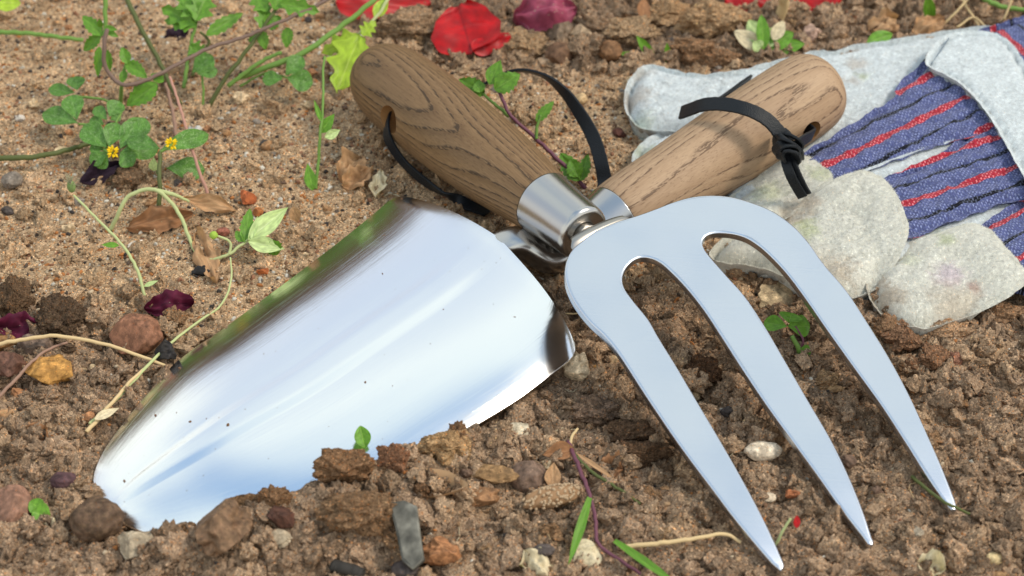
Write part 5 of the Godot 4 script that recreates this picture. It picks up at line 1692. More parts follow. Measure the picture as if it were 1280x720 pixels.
	lone_leaf("husk", "cream seed husk beside the purple grass stem", "husk", "seed husks", Vector3(0.0189, 0.003, 0.1207), Vector3(0.0253, 0.001, 0.1244), 8, "petal", M.husk, Vector3(0, 1, 0.5), -0.3, 0.0)
	lone_leaf("husk", "smaller cream husk above the other by the grass stem", "husk", "seed husks", Vector3(0.018, 0.003, 0.1201), Vector3(0.024, 0.004, 0.1201), 5, "oval", M.husk, Vector3(0, 1, 0.5), -0.3, 0.0)
	lone_leaf("husk", "tan broken husk at the bottom edge below the small grey pebble", "husk", "seed husks", Vector3(0.0037, 0.002, 0.121), Vector3(0.0101, 0.001, 0.13), 9, "crumpled", M.husk, Vector3(0, 1, 0.5), 0.4, 0.0)
	lone_leaf("husk", "pale crumpled husk at the bottom between prong points and corner", "husk", "seed husks", Vector3(0.1163, 0.002, 0.1254), Vector3(0.1242, 0.002, 0.1278), 8, "crumpled", M.husk, Vector3(0, 1, 0.5), 0.4, 0.0)
	lone_leaf("dry_leaf", "folded tan dry leaf behind the glove, left of two", "leaf", "dry leaves", Vector3(0.1383, 0.003, -0.1501), Vector3(0.1491, 0.004, -0.1576), 10, "crumpled", M.dry, Vector3(0, 1, 0.7), 0.5, 0.0)
	lone_leaf("dry_leaf", "folded tan dry leaf behind the glove, right of two", "leaf", "dry leaves", Vector3(0.1547, 0.003, -0.1479), Vector3(0.1676, 0.005, -0.1572), 10, "crumpled", M.dry, Vector3(0, 1, 0.7), 0.5, 0.0)
	lone_leaf("dry_leaf", "brown dry leaf standing on edge behind the tan clods", "leaf", "dry leaves", Vector3(0.0504, 0.003, -0.158), Vector3(0.052, 0.007, -0.169), 6, "lance", M.dry_brown, Vector3(0.3, 0.5, 1), 0.4, 0.0)
	lone_leaf("dry_leaf", "buff scrap of leaf at the left edge below the stones", "leaf", "dry leaves", Vector3(-0.1599, 0.002, 0.064), Vector3(-0.154, 0.001, 0.0672), 8, "crumpled", M.dry, Vector3(0, 1, 0.5), 0.3, 0.0)
	lone_leaf("dry_leaf", "brown rotting leaf at the lower left of the trowel", "leaf", "dry leaves", Vector3(-0.1487, 0.002, 0.0711), Vector3(-0.1409, 0.002, 0.0767), 8, "crumpled", M.dry_brown, Vector3(0, 1, 0.6), 0.5, 0.1)
	lone_leaf("green_scrap", "bright green leaf scrap on the pinkish stone, upper", "leaf", "green leaf scraps", Vector3(-0.1416, 0.006, 0.1047), Vector3(-0.137, 0.004, 0.107), 5, "oval", M.fresh, Vector3(0, 1, 0.6), 0.2, 0.0)
	lone_leaf("green_scrap", "bright green leaf scrap below its twin by the pinkish stone", "leaf", "green leaf scraps", Vector3(-0.1405, 0.005, 0.1079), Vector3(-0.1353, 0.003, 0.1083), 7, "oval", M.fresh, Vector3(0, 1, 0.6), 0.2, 0.0)
	lone_leaf("dry_leaf", "yellow leaf scrap below the green scraps by the large pebble", "leaf", "dry leaves", Vector3(-0.137, 0.002, 0.1115), Vector3(-0.1341, 0.003, 0.1086), 5, "crumpled", M.husk, Vector3(0, 1, 0.6), 0.2, 0.0)
	lone_leaf("sprout_leaf", "small green sprout leaf standing on the trowel's edge", "leaf", "green leaf scraps", Vector3(-0.0441, 0.009, 0.0853), Vector3(-0.0456, 0.013, 0.0798), 5, "oval", M.fresh, Vector3(0.2, 0.3, 1), 0.4, 0.0)
	# straws, twigs, stalks on the ground
	lone_stalk("straw", "pale straw lying over the stones at the left edge", "straw", "dry stalks", PackedVector3Array([Vector3(-0.1679, 0.006, 0.0364), Vector3(-0.1552, 0.008, 0.0349), Vector3(-0.1449, 0.009, 0.0345), Vector3(-0.1294, 0.008, 0.0372), Vector3(-0.1191, 0.006, 0.0399), Vector3(-0.1092, 0.003, 0.0422)]), 0.0007, 0.0005, M.straw)
	lone_stalk("grass_stalk", "thin pale grass stalk leaning on the trowel's far edge", "straw", "dry stalks", PackedVector3Array([Vector3(-0.1301, 0.002, 0.0676), Vector3(-0.1223, 0.003, 0.0556), Vector3(-0.1159, 0.005, 0.0459), Vector3(-0.1097, 0.005, 0.0345), Vector3(-0.1023, 0.004, 0.0225), Vector3(-0.0954, 0.003, 0.0125), Vector3(-0.0929, 0.005, 0.0018), Vector3(-0.0939, 0.007, -0.0074)]), 0.0006, 0.0003, M.stem_pale)
	lone_stalk("twig", "grey twig rising at the left from the ochre stone", "twig", "dry stalks", PackedVector3Array([Vector3(-0.1612, 0.002, 0.0567), Vector3(-0.1565, 0.004, 0.0508), Vector3(-0.1515, 0.006, 0.0433), Vector3(-0.1469, 0.006, 0.0372), Vector3(-0.1421, 0.005, 0.033)]), 0.0006, 0.0004, M.twig)
	lone_stalk("dry_stalk", "dry grass blade with a pale torn leaf by the trowel's rounded end", "straw", "dry stalks", PackedVector3Array([Vector3(-0.1306, 0.002, 0.0711), Vector3(-0.1269, 0.003, 0.065), Vector3(-0.1241, 0.004, 0.06), Vector3(-0.12, 0.005, 0.0526), Vector3(-0.1147, 0.005, 0.0433)]), 0.0007, 0.0004, M.straw)
	lone_leaf("torn_leaf", "pale torn leaf on the grass blade beside the trowel", "leaf", "dry leaves", Vector3(-0.1284, 0.004, 0.0675), Vector3(-0.1214, 0.004, 0.0629), 3, "lance", M.husk, Vector3(0, 1, 0.5), 0.3, 0.1)
	lone_stalk("straw", "pale straw with a dark knot beside the left prong", "straw", "dry stalks", PackedVector3Array([Vector3(0.0315, 0.002, 0.1191), Vector3(0.0398, 0.0035, 0.1193), Vector3(0.0486, 0.004, 0.1185), Vector3(0.0556, 0.0045, 0.1174), Vector3(0.0622, 0.004, 0.1159), Vector3(0.0664, 0.002, 0.1172)]), 0.0008, 0.0005, M.straw)
	lone_stalk("straw", "thin straw between the trowel corner and the fork", "straw", "dry stalks", PackedVector3Array([Vector3(0.0131, 0.002, 0.015), Vector3(0.0188, 0.0025, 0.016), Vector3(0.0262, 0.002, 0.015)]), 0.0003, 0.0002, M.straw)
	lone_stalk("fallen_twig", "short black twig at the bottom edge left of the slate", "twig", "dry stalks", PackedVector3Array([Vector3(-0.0514, 0.0025, 0.1265), Vector3(-0.0476, 0.0025, 0.128), Vector3(-0.043, 0.002, 0.1297)]), 0.0020, 0.0018, M.char)
	lone_stalk("buff_stalk", "thick pale buff stalk standing at the top edge", "stalk", "dry stalks", PackedVector3Array([Vector3(0.1038, 0, -0.1615), Vector3(0.105, 0.008, -0.1605), Vector3(0.1057, 0.022, -0.1543)]), 0.0022, 0.0020, M.straw)
	# loose grass at the top right
	lone_stalk("wild_grass", "green grass stem at the top right corner", "grass", "grass stems at the top right", PackedVector3Array([Vector3(0.179, 0.012, -0.1645), Vector3(0.1884, 0.008, -0.1617), Vector3(0.2021, 0.006, -0.1602)]), 0.0011, 0.0009, M.stem_green)
	lone_stalk("dry_grass", "thin straw-coloured grass stem leaning right, left of the green corner stem", "grass", "thin dry grass stems at the top right", PackedVector3Array([Vector3(0.168, 0.002, -0.1573), Vector3(0.1729, 0.006, -0.1602), Vector3(0.1791, 0.01, -0.1654)]), 0.0005, 0.0004, M.straw)
	lone_stalk("dry_grass", "low arching straw-coloured stem just behind the glove's band", "grass", "thin dry grass stems at the top right", PackedVector3Array([Vector3(0.1726, 0.002, -0.155), Vector3(0.1797, 0.004, -0.1588), Vector3(0.1837, 0.002, -0.155)]), 0.0005, 0.0004, M.straw)
	lone_stalk("dry_grass", "upright pale grass stem nearest the top right corner", "grass", "thin dry grass stems at the top right", PackedVector3Array([Vector3(0.191, 0.004, -0.1576), Vector3(0.1931, 0.008, -0.1605), Vector3(0.1949, 0.012, -0.1634)]), 0.0005, 0.0004, M.straw)
	lone_stalk("dry_grass", "short straw-coloured stem crossing the leaning one at the top right", "grass", "thin dry grass stems at the top right", PackedVector3Array([Vector3(0.1752, 0.008, -0.1686), Vector3(0.1782, 0.005, -0.1618), Vector3(0.1815, 0.002, -0.1562)]), 0.0005, 0.0004, M.straw)
	lone_leaf("wild_grass", "bright green upright grass blade at the top behind the glove", "grass", "", Vector3(0.1637, 0.001, -0.1611), Vector3(0.16, 0.014, -0.1602), 5, "blade", M.fresh, Vector3(0.1, 0.2, 1), 0.3, 0.05)
	lone_leaf("green_leaf", "small green leaf lying against the back of the glove", "leaf", "", Vector3(0.1355, 0.005, -0.1393), Vector3(0.1458, 0.006, -0.1444), 6, "oval", M.fresh, Vector3(0, 1, 0.7), 0.3, 0.0)

func plants() -> void:
	# clover with two yellow flower heads
	var o := thing("clover", "low clover plant with two small yellow flower heads", "clover", Vector3(-0.1469, 0, -0.0714))
	var hub := Vector3(-0.1438, 0.009, -0.0659)
	stalk("stem", PackedVector3Array([Vector3(-0.126, 0, -0.0609), Vector3(-0.1248, 0.004, -0.0636), Vector3(-0.1252, 0.007, -0.0667)]), 0.0007, 0.0005, M.stem_green, o)
	stalk("stem", PackedVector3Array([Vector3(-0.122, 0, -0.0335), Vector3(-0.1214, 0.008, -0.0376), Vector3(-0.1213, 0.014, -0.0424), Vector3(-0.1218, 0.018, -0.0518)]), 0.0009, 0.0007, M.stem_dark, o)
	stalk("stem", PackedVector3Array([Vector3(-0.1445, 0.001, -0.0677), Vector3(-0.1446, 0.006, -0.069), Vector3(-0.143, 0.009, -0.076), Vector3(-0.1407, 0.011, -0.0855)]), 0.0006, 0.0004, M.stem_green, o)
	stalk("stem", PackedVector3Array([Vector3(-0.144, 0.007, -0.0715), Vector3(-0.1498, 0.009, -0.0795), Vector3(-0.1554, 0.01, -0.0795)]), 0.0005, 0.0004, M.stem_green, o)
	stalk("stem", PackedVector3Array([Vector3(-0.159, 0.009, -0.098), Vector3(-0.1545, 0.01, -0.096), Vector3(-0.1484, 0.01, -0.0945), Vector3(-0.1422, 0.009, -0.0904)]), 0.0005, 0.0004, M.stem_green, o)
	for q in [
		[Vector3(-0.1552, 0.011, -0.0786), Vector3(-0.1703, 0.009, -0.0889), 9], [Vector3(-0.156, 0.011, -0.0806), Vector3(-0.1598, 0.014, -0.0923), 9.5], [Vector3(-0.1596, 0.01, -0.0991), Vector3(-0.1701, 0.01, -0.1021), 6], [Vector3(-0.1589, 0.011, -0.0992), Vector3(-0.1599, 0.014, -0.104), 8],
		[Vector3(-0.143, 0.01, -0.065), Vector3(-0.1529, 0.013, -0.0749), 10], [Vector3(-0.1425, 0.01, -0.0655), Vector3(-0.1402, 0.015, -0.0735), 8.5], [Vector3(-0.1384, 0.01, -0.0645), Vector3(-0.1333, 0.014, -0.0764), 9], [Vector3(-0.1374, 0.01, -0.0655), Vector3(-0.1313, 0.012, -0.0812), 10.5],
		[Vector3(-0.1381, 0.01, -0.0626), Vector3(-0.1252, 0.009, -0.0669), 10], [Vector3(-0.1381, 0.01, -0.0626), Vector3(-0.1334, 0.007, -0.0587), 8], [Vector3(-0.1426, 0.01, -0.0626), Vector3(-0.1488, 0.007, -0.0601), 6.5], [Vector3(-0.1428, 0.009, -0.063), Vector3(-0.1462, 0.005, -0.0599), 6.5], [Vector3(-0.1444, 0.009, -0.0659), Vector3(-0.1496, 0.009, -0.0669), 6],
		[Vector3(-0.1455, 0.01, -0.082), Vector3(-0.151, 0.011, -0.089), 5.5], [Vector3(-0.1448, 0.011, -0.0826), Vector3(-0.1416, 0.013, -0.0897), 8], [Vector3(-0.1443, 0.01, -0.082), Vector3(-0.141, 0.011, -0.0841), 5], [Vector3(-0.1465, 0.009, -0.0804), Vector3(-0.1521, 0.009, -0.0849), 5],
		[Vector3(-0.1226, 0.016, -0.0564), Vector3(-0.1362, 0.013, -0.0671), 8], [Vector3(-0.1222, 0.017, -0.0541), Vector3(-0.1074, 0.012, -0.0719), 9], [Vector3(-0.122, 0.005, -0.0599), Vector3(-0.109, 0.002, -0.063), 10], [Vector3(-0.1248, 0.014, -0.0544), Vector3(-0.1254, 0.008, -0.054), 4]]:
		leaf(o, q[0], q[1], q[2], "clover", M.clover if q[2] > 4.5 else M.pale, Vector3(0.1, 1.0, 0.75), 0.22, -0.06)
	for q in [Vector3(-0.1394, 0.014, -0.0572), Vector3(-0.118, 0.02, -0.0537)]:
		var f := Node3D.new()
		f.name = "flower_head"
		f.position = q - o.position
		o.add_child(f, true)
		var fl := leaf_mesh(0.0016, 0.0009, "oval", 0.5, 0.3, 3)
		rng.seed = 9
		for k in 26:
			var d := Vector3(rng.randfn(), rng.randfn() * 0.8 + 0.3, rng.randfn() + 0.2).normalized()
			var x := part("petal", fl, M.yellow, f)
			var side := d.cross(Vector3(0.31, 0.2, 0.9)).normalized()
			x.transform = Transform3D(Basis(side, side.cross(-d).normalized(), d), d * 0.0009)
	stalk("stem", PackedVector3Array([Vector3(-0.1456, 0.007, -0.0686), Vector3(-0.1414, 0.012, -0.0599), Vector3(-0.1397, 0.013, -0.0581)]), 0.0006, 0.0005, M.stem_green, o)
	stalk("stem", PackedVector3Array([Vector3(-0.1221, 0.018, -0.0518), Vector3(-0.1198, 0.019, -0.0523), Vector3(-0.1181, 0.02, -0.0528)]), 0.0006, 0.0005, M.stem_green, o)
	# creeping woody stem with upright shoots
	o = thing("creeping_weed", "weed with a long grey-brown creeping stem and toothed leaves", "weed", Vector3(-0.1235, 0, -0.1219))
	stalk("stem", PackedVector3Array([Vector3(-0.1458, 0.034, -0.1048), Vector3(-0.147, 0.029, -0.1009), Vector3(-0.1474, 0.024, -0.0991), Vector3(-0.1454, 0.019, -0.0972), Vector3(-0.1419, 0.017, -0.095), Vector3(-0.1383, 0.017, -0.094), Vector3(-0.1305, 0.018, -0.0972), Vector3(-0.1196, 0.02, -0.105), Vector3(-0.1109, 0.021, -0.1119), Vector3(-0.1002, 0.022, -0.1168), Vector3(-0.0887, 0.024, -0.1223), Vector3(-0.0772, 0.026, -0.1289), Vector3(-0.0658, 0.028, -0.1368)]), 0.0008, 0.0007, M.stem_brown, o, 60)
	stalk("shoot", PackedVector3Array([Vector3(-0.1476, 0.042, -0.1178), Vector3(-0.1477, 0.034, -0.1132), Vector3(-0.1481, 0.028, -0.1092)]), 0.0009, 0.0007, M.stem_green, o)
	stalk("shoot", PackedVector3Array([Vector3(-0.1462, 0.026, -0.1422), Vector3(-0.1388, 0.018, -0.1293), Vector3(-0.1327, 0.01, -0.122), Vector3(-0.1276, 0.004, -0.114), Vector3(-0.1229, 0, -0.1062)]), 0.0010, 0.0008, M.stem_dark, o)
	stalk("shoot", PackedVector3Array([Vector3(-0.1447, 0.002, -0.1044), Vector3(-0.1433, 0.01, -0.1032), Vector3(-0.1422, 0.015, -0.1041), Vector3(-0.1411, 0.018, -0.107)]), 0.0008, 0.0006, M.stem_green, o)
	for q in [[Vector3(-0.149, 0.028, -0.1092), Vector3(-0.1569, 0.033, -0.1158), 7], [Vector3(-0.1496, 0.028, -0.1097), Vector3(-0.1569, 0.022, -0.1083), 6], [Vector3(-0.1498, 0.026, -0.1054), Vector3(-0.1506, 0.017, -0.0991), 4.5], [Vector3(-0.1466, 0.026, -0.1033), Vector3(-0.1462, 0.018, -0.0997), 4], [Vector3(-0.1473, 0.031, -0.1083), Vector3(-0.1427, 0.029, -0.1072), 3], [Vector3(-0.1478, 0.032, -0.1089), Vector3(-0.143, 0.032, -0.1073), 3], [Vector3(-0.149, 0.032, -0.1089), Vector3(-0.149, 0.036, -0.108), 3], [Vector3(-0.1408, 0.019, -0.1055), Vector3(-0.1329, 0.017, -0.0991), 7], [Vector3(-0.14, 0.019, -0.1044), Vector3(-0.1427, 0.023, -0.11), 5.5], [Vector3(-0.1413, 0.017, -0.1033), Vector3(-0.1423, 0.014, -0.0994), 4], [Vector3(-0.1285, 0.016, -0.096), Vector3(-0.1401, 0.01, -0.091), 10], [Vector3(-0.1264, 0.016, -0.0975), Vector3(-0.1314, 0.018, -0.0997), 5]]:
		leaf(o, q[0], q[1], q[2], "toothed", M.green, Vector3(0.15, 0.8, 0.8), 0.35, -0.12)
	# the bushy weed behind it
	o = thing("bushy_weed", "upright bushy weed with cut leaves at the top left", "weed", Vector3(-0.1122, 0, -0.1062))
	stalk("stem", PackedVector3Array([Vector3(-0.1121, 0, -0.1052), Vector3(-0.1066, 0.008, -0.1102), Vector3(-0.1006, 0.014, -0.115), Vector3(-0.0943, 0.02, -0.1219), Vector3(-0.0891, 0.025, -0.1283), Vector3(-0.0848, 0.03, -0.137)]), 0.0009, 0.0007, M.stem_dark, o)
	stalk("stem", PackedVector3Array([Vector3(-0.1058, 0.003, -0.1133), Vector3(-0.0983, 0.008, -0.1165), Vector3(-0.0908, 0.012, -0.1191), Vector3(-0.0856, 0.014, -0.1193)]), 0.0009, 0.0007, M.stem_green, o)
	stalk("stem", PackedVector3Array([Vector3(-0.1018, 0.004, -0.1182), Vector3(-0.0892, 0.01, -0.1167), Vector3(-0.0773, 0.014, -0.1193), Vector3(-0.0627, 0.02, -0.1295), Vector3(-0.0504, 0.026, -0.1389)]), 0.0012, 0.001, M.stem_green, o)
	stalk("stem", PackedVector3Array([Vector3(-0.1224, 0.002, -0.1137), Vector3(-0.1209, 0.01, -0.1231), Vector3(-0.1188, 0.018, -0.1293), Vector3(-0.117, 0.024, -0.1321)]), 0.0008, 0.0006, M.stem_green, o)
	stalk("stem", PackedVector3Array([Vector3(-0.1198, 0.004, -0.1187), Vector3(-0.1162, 0.01, -0.1242), Vector3(-0.1132, 0.014, -0.1268), Vector3(-0.1164, 0.018, -0.1272)]), 0.0007, 0.0005, M.stem_dark, o)
	for q in [[Vector3(-0.1177, 0.02, -0.1295), Vector3(-0.1317, 0.024, -0.1354), 12], [Vector3(-0.1176, 0.02, -0.1284), Vector3(-0.1309, 0.02, -0.1328), 9], [Vector3(-0.118, 0.022, -0.1286), Vector3(-0.1135, 0.028, -0.1413), 14], [Vector3(-0.1176, 0.022, -0.1308), Vector3(-0.1252, 0.028, -0.139), 12], [Vector3(-0.1141, 0.017, -0.1265), Vector3(-0.1009, 0.02, -0.1383), 7], [Vector3(-0.1201, 0.014, -0.1246), Vector3(-0.114, 0.011, -0.1205), 9], [Vector3(-0.0931, 0.022, -0.1232), Vector3(-0.0907, 0.027, -0.134), 9], [Vector3(-0.092, 0.022, -0.1243), Vector3(-0.0857, 0.024, -0.1288), 8], [Vector3(-0.0909, 0.026, -0.1289), Vector3(-0.0979, 0.03, -0.137), 10], [Vector3(-0.0884, 0.027, -0.1285), Vector3(-0.0844, 0.032, -0.1349), 10], [Vector3(-0.086, 0.029, -0.1297), Vector3(-0.0713, 0.026, -0.1289), 10], [Vector3(-0.0932, 0.021, -0.1236), Vector3(-0.0915, 0.015, -0.1199), 6], [Vector3(-0.0835, 0.02, -0.1273), Vector3(-0.0841, 0.014, -0.1225), 6], [Vector3(-0.0941, 0.019, -0.1256), Vector3(-0.0983, 0.016, -0.1237), 4]]:
		leaf(o, q[0], q[1], q[2], "lobed" if q[2] > 8.5 else "toothed", M.green, Vector3(0.1, 0.8, 0.8), 0.3, -0.12)
	# three-leaved clover shoot in front of it
	o = thing("clover_shoot", "three-leaved clover shoot with pale specks in front of the bushy weed", "clover", Vector3(-0.0921, 0, -0.124))
	stalk("stem", PackedVector3Array([Vector3(-0.1018, 0.001, -0.1162), Vector3(-0.0928, 0.005, -0.1188), Vector3(-0.0855, 0.008, -0.1128), Vector3(-0.0834, 0.009, -0.1103)]), 0.0005, 0.0004, M.stem_green, o)
	for q in [[Vector3(-0.0837, 0.01, -0.1104), Vector3(-0.0777, 0.014, -0.1171), 8], [Vector3(-0.0832, 0.01, -0.1089), Vector3(-0.0736, 0.008, -0.1081), 10], [Vector3(-0.0844, 0.01, -0.1083), Vector3(-0.0923, 0.009, -0.1098), 7]]:
		leaf(o, q[0], q[1], q[2], "clover", M.clover, Vector3(0.1, 1, 0.8), 0.2, -0.05)
	o = thing("speckled_sprig", "single rounded clover sprig with white specks above the pink stalk", "clover", Vector3(-0.1152, 0, -0.1062))
	stalk("stem", PackedVector3Array([Vector3(-0.1145, 0, -0.1052), Vector3(-0.1143, 0.005, -0.1083), Vector3(-0.1148, 0.01, -0.1115)]), 0.0005, 0.0004, M.stem_green, o)
	for q in [[Vector3(-0.1182, 0.011, -0.111), Vector3(-0.1107, 0.015, -0.1156), 9.5], [Vector3(-0.1163, 0.011, -0.11), Vector3(-0.1089, 0.011, -0.1121), 6]]:
		leaf(o, q[0], q[1], q[2], "clover", M.clover, Vector3(0.1, 1, 0.9), 0.15, -0.05)
	# lime leaf
	o = thing("lime_leaf", "large lime-yellow lobed leaf left of the dark handle's butt", "leaf", Vector3(-0.0557, 0.01, -0.1285))
	stalk("stem", PackedVector3Array([Vector3(-0.0456, 0.022, -0.1486), Vector3(-0.0515, 0.016, -0.1401), Vector3(-0.0586, 0.012, -0.1341)]), 0.0007, 0.0006, M.stem_pale, o)
	leaf(o, Vector3(-0.0572, 0.013, -0.1326), Vector3(-0.0653, 0.004, -0.1098), 22, "lobed", M.lime, Vector3(-0.1, 0.8, 0.8), 0.1, -0.08)
	leaf(o, Vector3(-0.0575, 0.013, -0.1321), Vector3(-0.0715, 0.009, -0.1267), 13, "lobed", M.lime, Vector3(-0.1, 0.8, 0.8), 0.1, -0.05)
	leaf(o, Vector3(-0.0566, 0.013, -0.1326), Vector3(-0.0514, 0.016, -0.1379), 8, "lobed", M.lime, Vector3(0.1, 0.8, 0.8), 0.1, -0.05)
	leaf(o, Vector3(-0.0521, 0.016, -0.1401), Vector3(-0.0469, 0.02, -0.1495), 6, "lance", M.lime, Vector3(0.1, 0.8, 0.8), 0.1, -0.05)
	lone_stalk("pink_stalk", "long pinkish dry stalk leaning down past the clover", "stalk", "dry stalks", PackedVector3Array([Vector3(-0.1056, 0.001, -0.0466), Vector3(-0.1105, 0.009, -0.0569), Vector3(-0.1163, 0.016, -0.0736), Vector3(-0.1206, 0.021, -0.0852), Vector3(-0.1227, 0.023, -0.0904)]), 0.0006, 0.0005, plain(Color8(176, 130, 112), 0.7))
	lone_stalk("grey_stalk", "thin grey-purple stalk behind the pink stalk", "stalk", "dry stalks", PackedVector3Array([Vector3(-0.122, 0.001, -0.0846), Vector3(-0.1236, 0.006, -0.0926), Vector3(-0.1268, 0.012, -0.1023)]), 0.0008, 0.0006, M.twig)
	lone_stalk("green_runner", "green runner stem at the left edge near the top", "stem", "", PackedVector3Array([Vector3(-0.2024, 0.006, -0.1455), Vector3(-0.1834, 0.007, -0.1429), Vector3(-0.1707, 0.007, -0.1401), Vector3(-0.1635, 0.006, -0.14)]), 0.0010, 0.0008, M.stem_green)
	lone_stalk("brown_runner", "brown-green creeping stem at the left edge below the clover", "stem", "", PackedVector3Array([Vector3(-0.1878, 0.004, -0.067), Vector3(-0.1733, 0.005, -0.0661), Vector3(-0.1635, 0.005, -0.0685), Vector3(-0.1559, 0.004, -0.0737), Vector3(-0.1505, 0.003, -0.0789)]), 0.0011, 0.0009, M.stem_dark)
	lone_leaf("corner_leaf", "green leaf cut off by the top left corner", "leaf", "", Vector3(-0.2007, 0.012, -0.1576), Vector3(-0.1902, 0.01, -0.1596), 8, "oval", M.lime, Vector3(0, 1, 0.7), 0.2, 0.0)
	# hairy bud on a thin stalk
	o = thing("bud_stalk", "thin leaning stalk with a hairy green bud on top", "weed", Vector3(-0.122, 0, 0.0041))
	stalk("stem", PackedVector3Array([Vector3(-0.1217, 0, 0.0041), Vector3(-0.1245, 0.005, -0.0031), Vector3(-0.1299, 0.009, -0.0109), Vector3(-0.1367, 0.013, -0.017), Vector3(-0.1428, 0.017, -0.0215), Vector3(-0.1475, 0.019, -0.0259)]), 0.0006, 0.0004, M.stem_pale, o, 30)
	var bud := rock(3, Vector3(0.0014, 0.0024, 0.0014), 0.1, 0.05, 0, 8, lin(120, 140, 84))
	for j in bud.v.size(): bud.v[j] += Vector3(-0.1484, 0.021, -0.0282)
	part_at("bud", bud, M.grit, o)
	rng.seed = 21
	for k in 26:
		var d := Vector3(rng.randfn() * 0.6, 0.8 + rng.randf(), rng.randfn() * 0.6).normalized()
		var hb := Build.new()
		var hp := Vector3(-0.1482, 0.022, -0.0278)
		sweep(hb, PackedVector3Array([hp, hp + d * 0.002, hp + d * 0.0042 + Vector3(rng.randfn(), 0, rng.randfn()) * 0.0004]), widths(0.00012, 0.00005, 3), 4, Vector3(1, 0.1, 0))
		part_at("hair", hb, M.seed, o)
	leaf(o, Vector3(-0.1313, 0.009, -0.0113), Vector3(-0.1376, 0.009, -0.0122), 2.5, "lance", M.fresh, Vector3(0, 1, 0.5))
	leaf(o, Vector3(-0.1221, 0.002, 0.0016), Vector3(-0.1175, 0.003, -0.0006), 2, "lance", M.pale, Vector3(0, 1, 0.5))
	# wilted weed
	o = thing("wilted_weed", "wilted pale weed with arched stem and drooping cut leaf", "weed", Vector3(-0.1375, 0, -0.0299))
	stalk("stem", PackedVector3Array([Vector3(-0.1381, 0, -0.0308), Vector3(-0.1341, 0.008, -0.0322), Vector3(-0.1307, 0.012, -0.0346), Vector3(-0.1251, 0.014, -0.0356), Vector3(-0.12, 0.014, -0.0342), Vector3(-0.1158, 0.01, -0.0323), Vector3(-0.113, 0.007, -0.029), Vector3(-0.11, 0.003, -0.0235), Vector3(-0.1067, 0.001, -0.0165), Vector3(-0.1019, 0.0015, -0.0129), Vector3(-0.0955, 0.004, -0.0128), Vector3(-0.091, 0.006, -0.0155), Vector3(-0.0873, 0.008, -0.0173)]), 0.0008, 0.0005, M.stem_pale, o, 70)
	stalk("side_stem", PackedVector3Array([Vector3(-0.1212, 0.014, -0.0351), Vector3(-0.1164, 0.013, -0.0346), Vector3(-0.1111, 0.008, -0.0367)]), 0.0008, 0.0005, M.stem_pale, o)
	stalk("bud_stem", PackedVector3Array([Vector3(-0.0952, 0.004, -0.0128), Vector3(-0.0947, 0.007, -0.0151), Vector3(-0.0967, 0.009, -0.0152), Vector3(-0.0998, 0.01, -0.0156)]), 0.0005, 0.0004, M.stem_pale, o)
	var b2 := rock(2, Vector3.ONE * 0.0014, 0.1, 0.02, 0, 9, lin(150, 176, 70))
	for j in b2.v.size(): b2.v[j] += Vector3(-0.1, 0.0105, -0.015)
	part_at("bud", b2, M.grit, o)
	for q in [[Vector3(-0.0899, 0.007, -0.0155), Vector3(-0.0891, 0.012, -0.0288), 6, 1], [Vector3(-0.0887, 0.008, -0.0156), Vector3(-0.0758, 0.011, -0.031), 8, 0], [Vector3(-0.0886, 0.008, -0.0147), Vector3(-0.0764, 0.004, -0.0158), 6.5, 0], [Vector3(-0.0814, 0.007, -0.0168), Vector3(-0.0795, 0.001, -0.0156), 8, 1], [Vector3(-0.0905, 0.007, -0.0159), Vector3(-0.0933, 0.009, -0.0195), 4, 1], [Vector3(-0.0876, 0.008, -0.0156), Vector3(-0.086, 0.012, -0.0244), 2.5, 0], [Vector3(-0.0746, 0.011, -0.0301), Vector3(-0.0734, 0.004, -0.0293), 5, 2]]:
		leaf(o, q[0], q[1], q[2], "toothed" if q[3] == 1 else "lance", [M.pale, M.green, M.dry][q[3]], Vector3(0, 0.8, 0.8), 0.3, -0.1)
	# small upright seedling left of the dark handle
	o = thing("thin_seedling", "thin upright seedling with narrow leaves left of the dark handle", "seedling", Vector3(-0.0694, 0, -0.0544))
	stalk("stem", PackedVector3Array([Vector3(-0.0691, 0, -0.0544), Vector3(-0.0682, 0.008, -0.0606), Vector3(-0.0674, 0.016, -0.0639), Vector3(-0.0664, 0.024, -0.072), Vector3(-0.0666, 0.032, -0.0827), Vector3(-0.0661, 0.035, -0.0857)]), 0.0006, 0.0004, M.stem_green, o, 30)
	for q in [[Vector3(-0.0701, 0, -0.0535), Vector3(-0.072, 0.008, -0.0587), 5, 0], [Vector3(-0.0675, 0.016, -0.0659), Vector3(-0.0623, 0.022, -0.069), 5, 0], [Vector3(-0.0657, 0.016, -0.063), Vector3(-0.0602, 0.017, -0.0664), 4, 1], [Vector3(-0.0668, 0.02, -0.067), Vector3(-0.0696, 0.026, -0.0721), 2.2, 0]]:
		leaf(o, q[0], q[1], q[2], "lance", [M.fresh, M.pale][q[3]], Vector3(0, 0.5, 1), 0.3, -0.05)
	# weed between the handle and the strap loop
	o = thing("sprouting_weed", "reddish-stemmed weed sprouting inside the black strap loop", "weed", Vector3(0.0254, 0, -0.0544))
	stalk("stem", PackedVector3Array([Vector3(0.0259, 0, -0.0544), Vector3(0.0212, 0.004, -0.0584), Vector3(0.0141, 0.009, -0.063), Vector3(0.0068, 0.014, -0.0677), Vector3(0, 0.019, -0.0713), Vector3(-0.004, 0.023, -0.0784), Vector3(-0.0057, 0.026, -0.083)]), 0.0008, 0.0006, M.stem_purple, o, 36)
	stalk("side_stem", PackedVector3Array([Vector3(-0.0011, 0.018, -0.0732), Vector3(-0.0062, 0.02, -0.0777), Vector3(-0.0102, 0.022, -0.0808)]), 0.0007, 0.0005, M.stem_green, o)
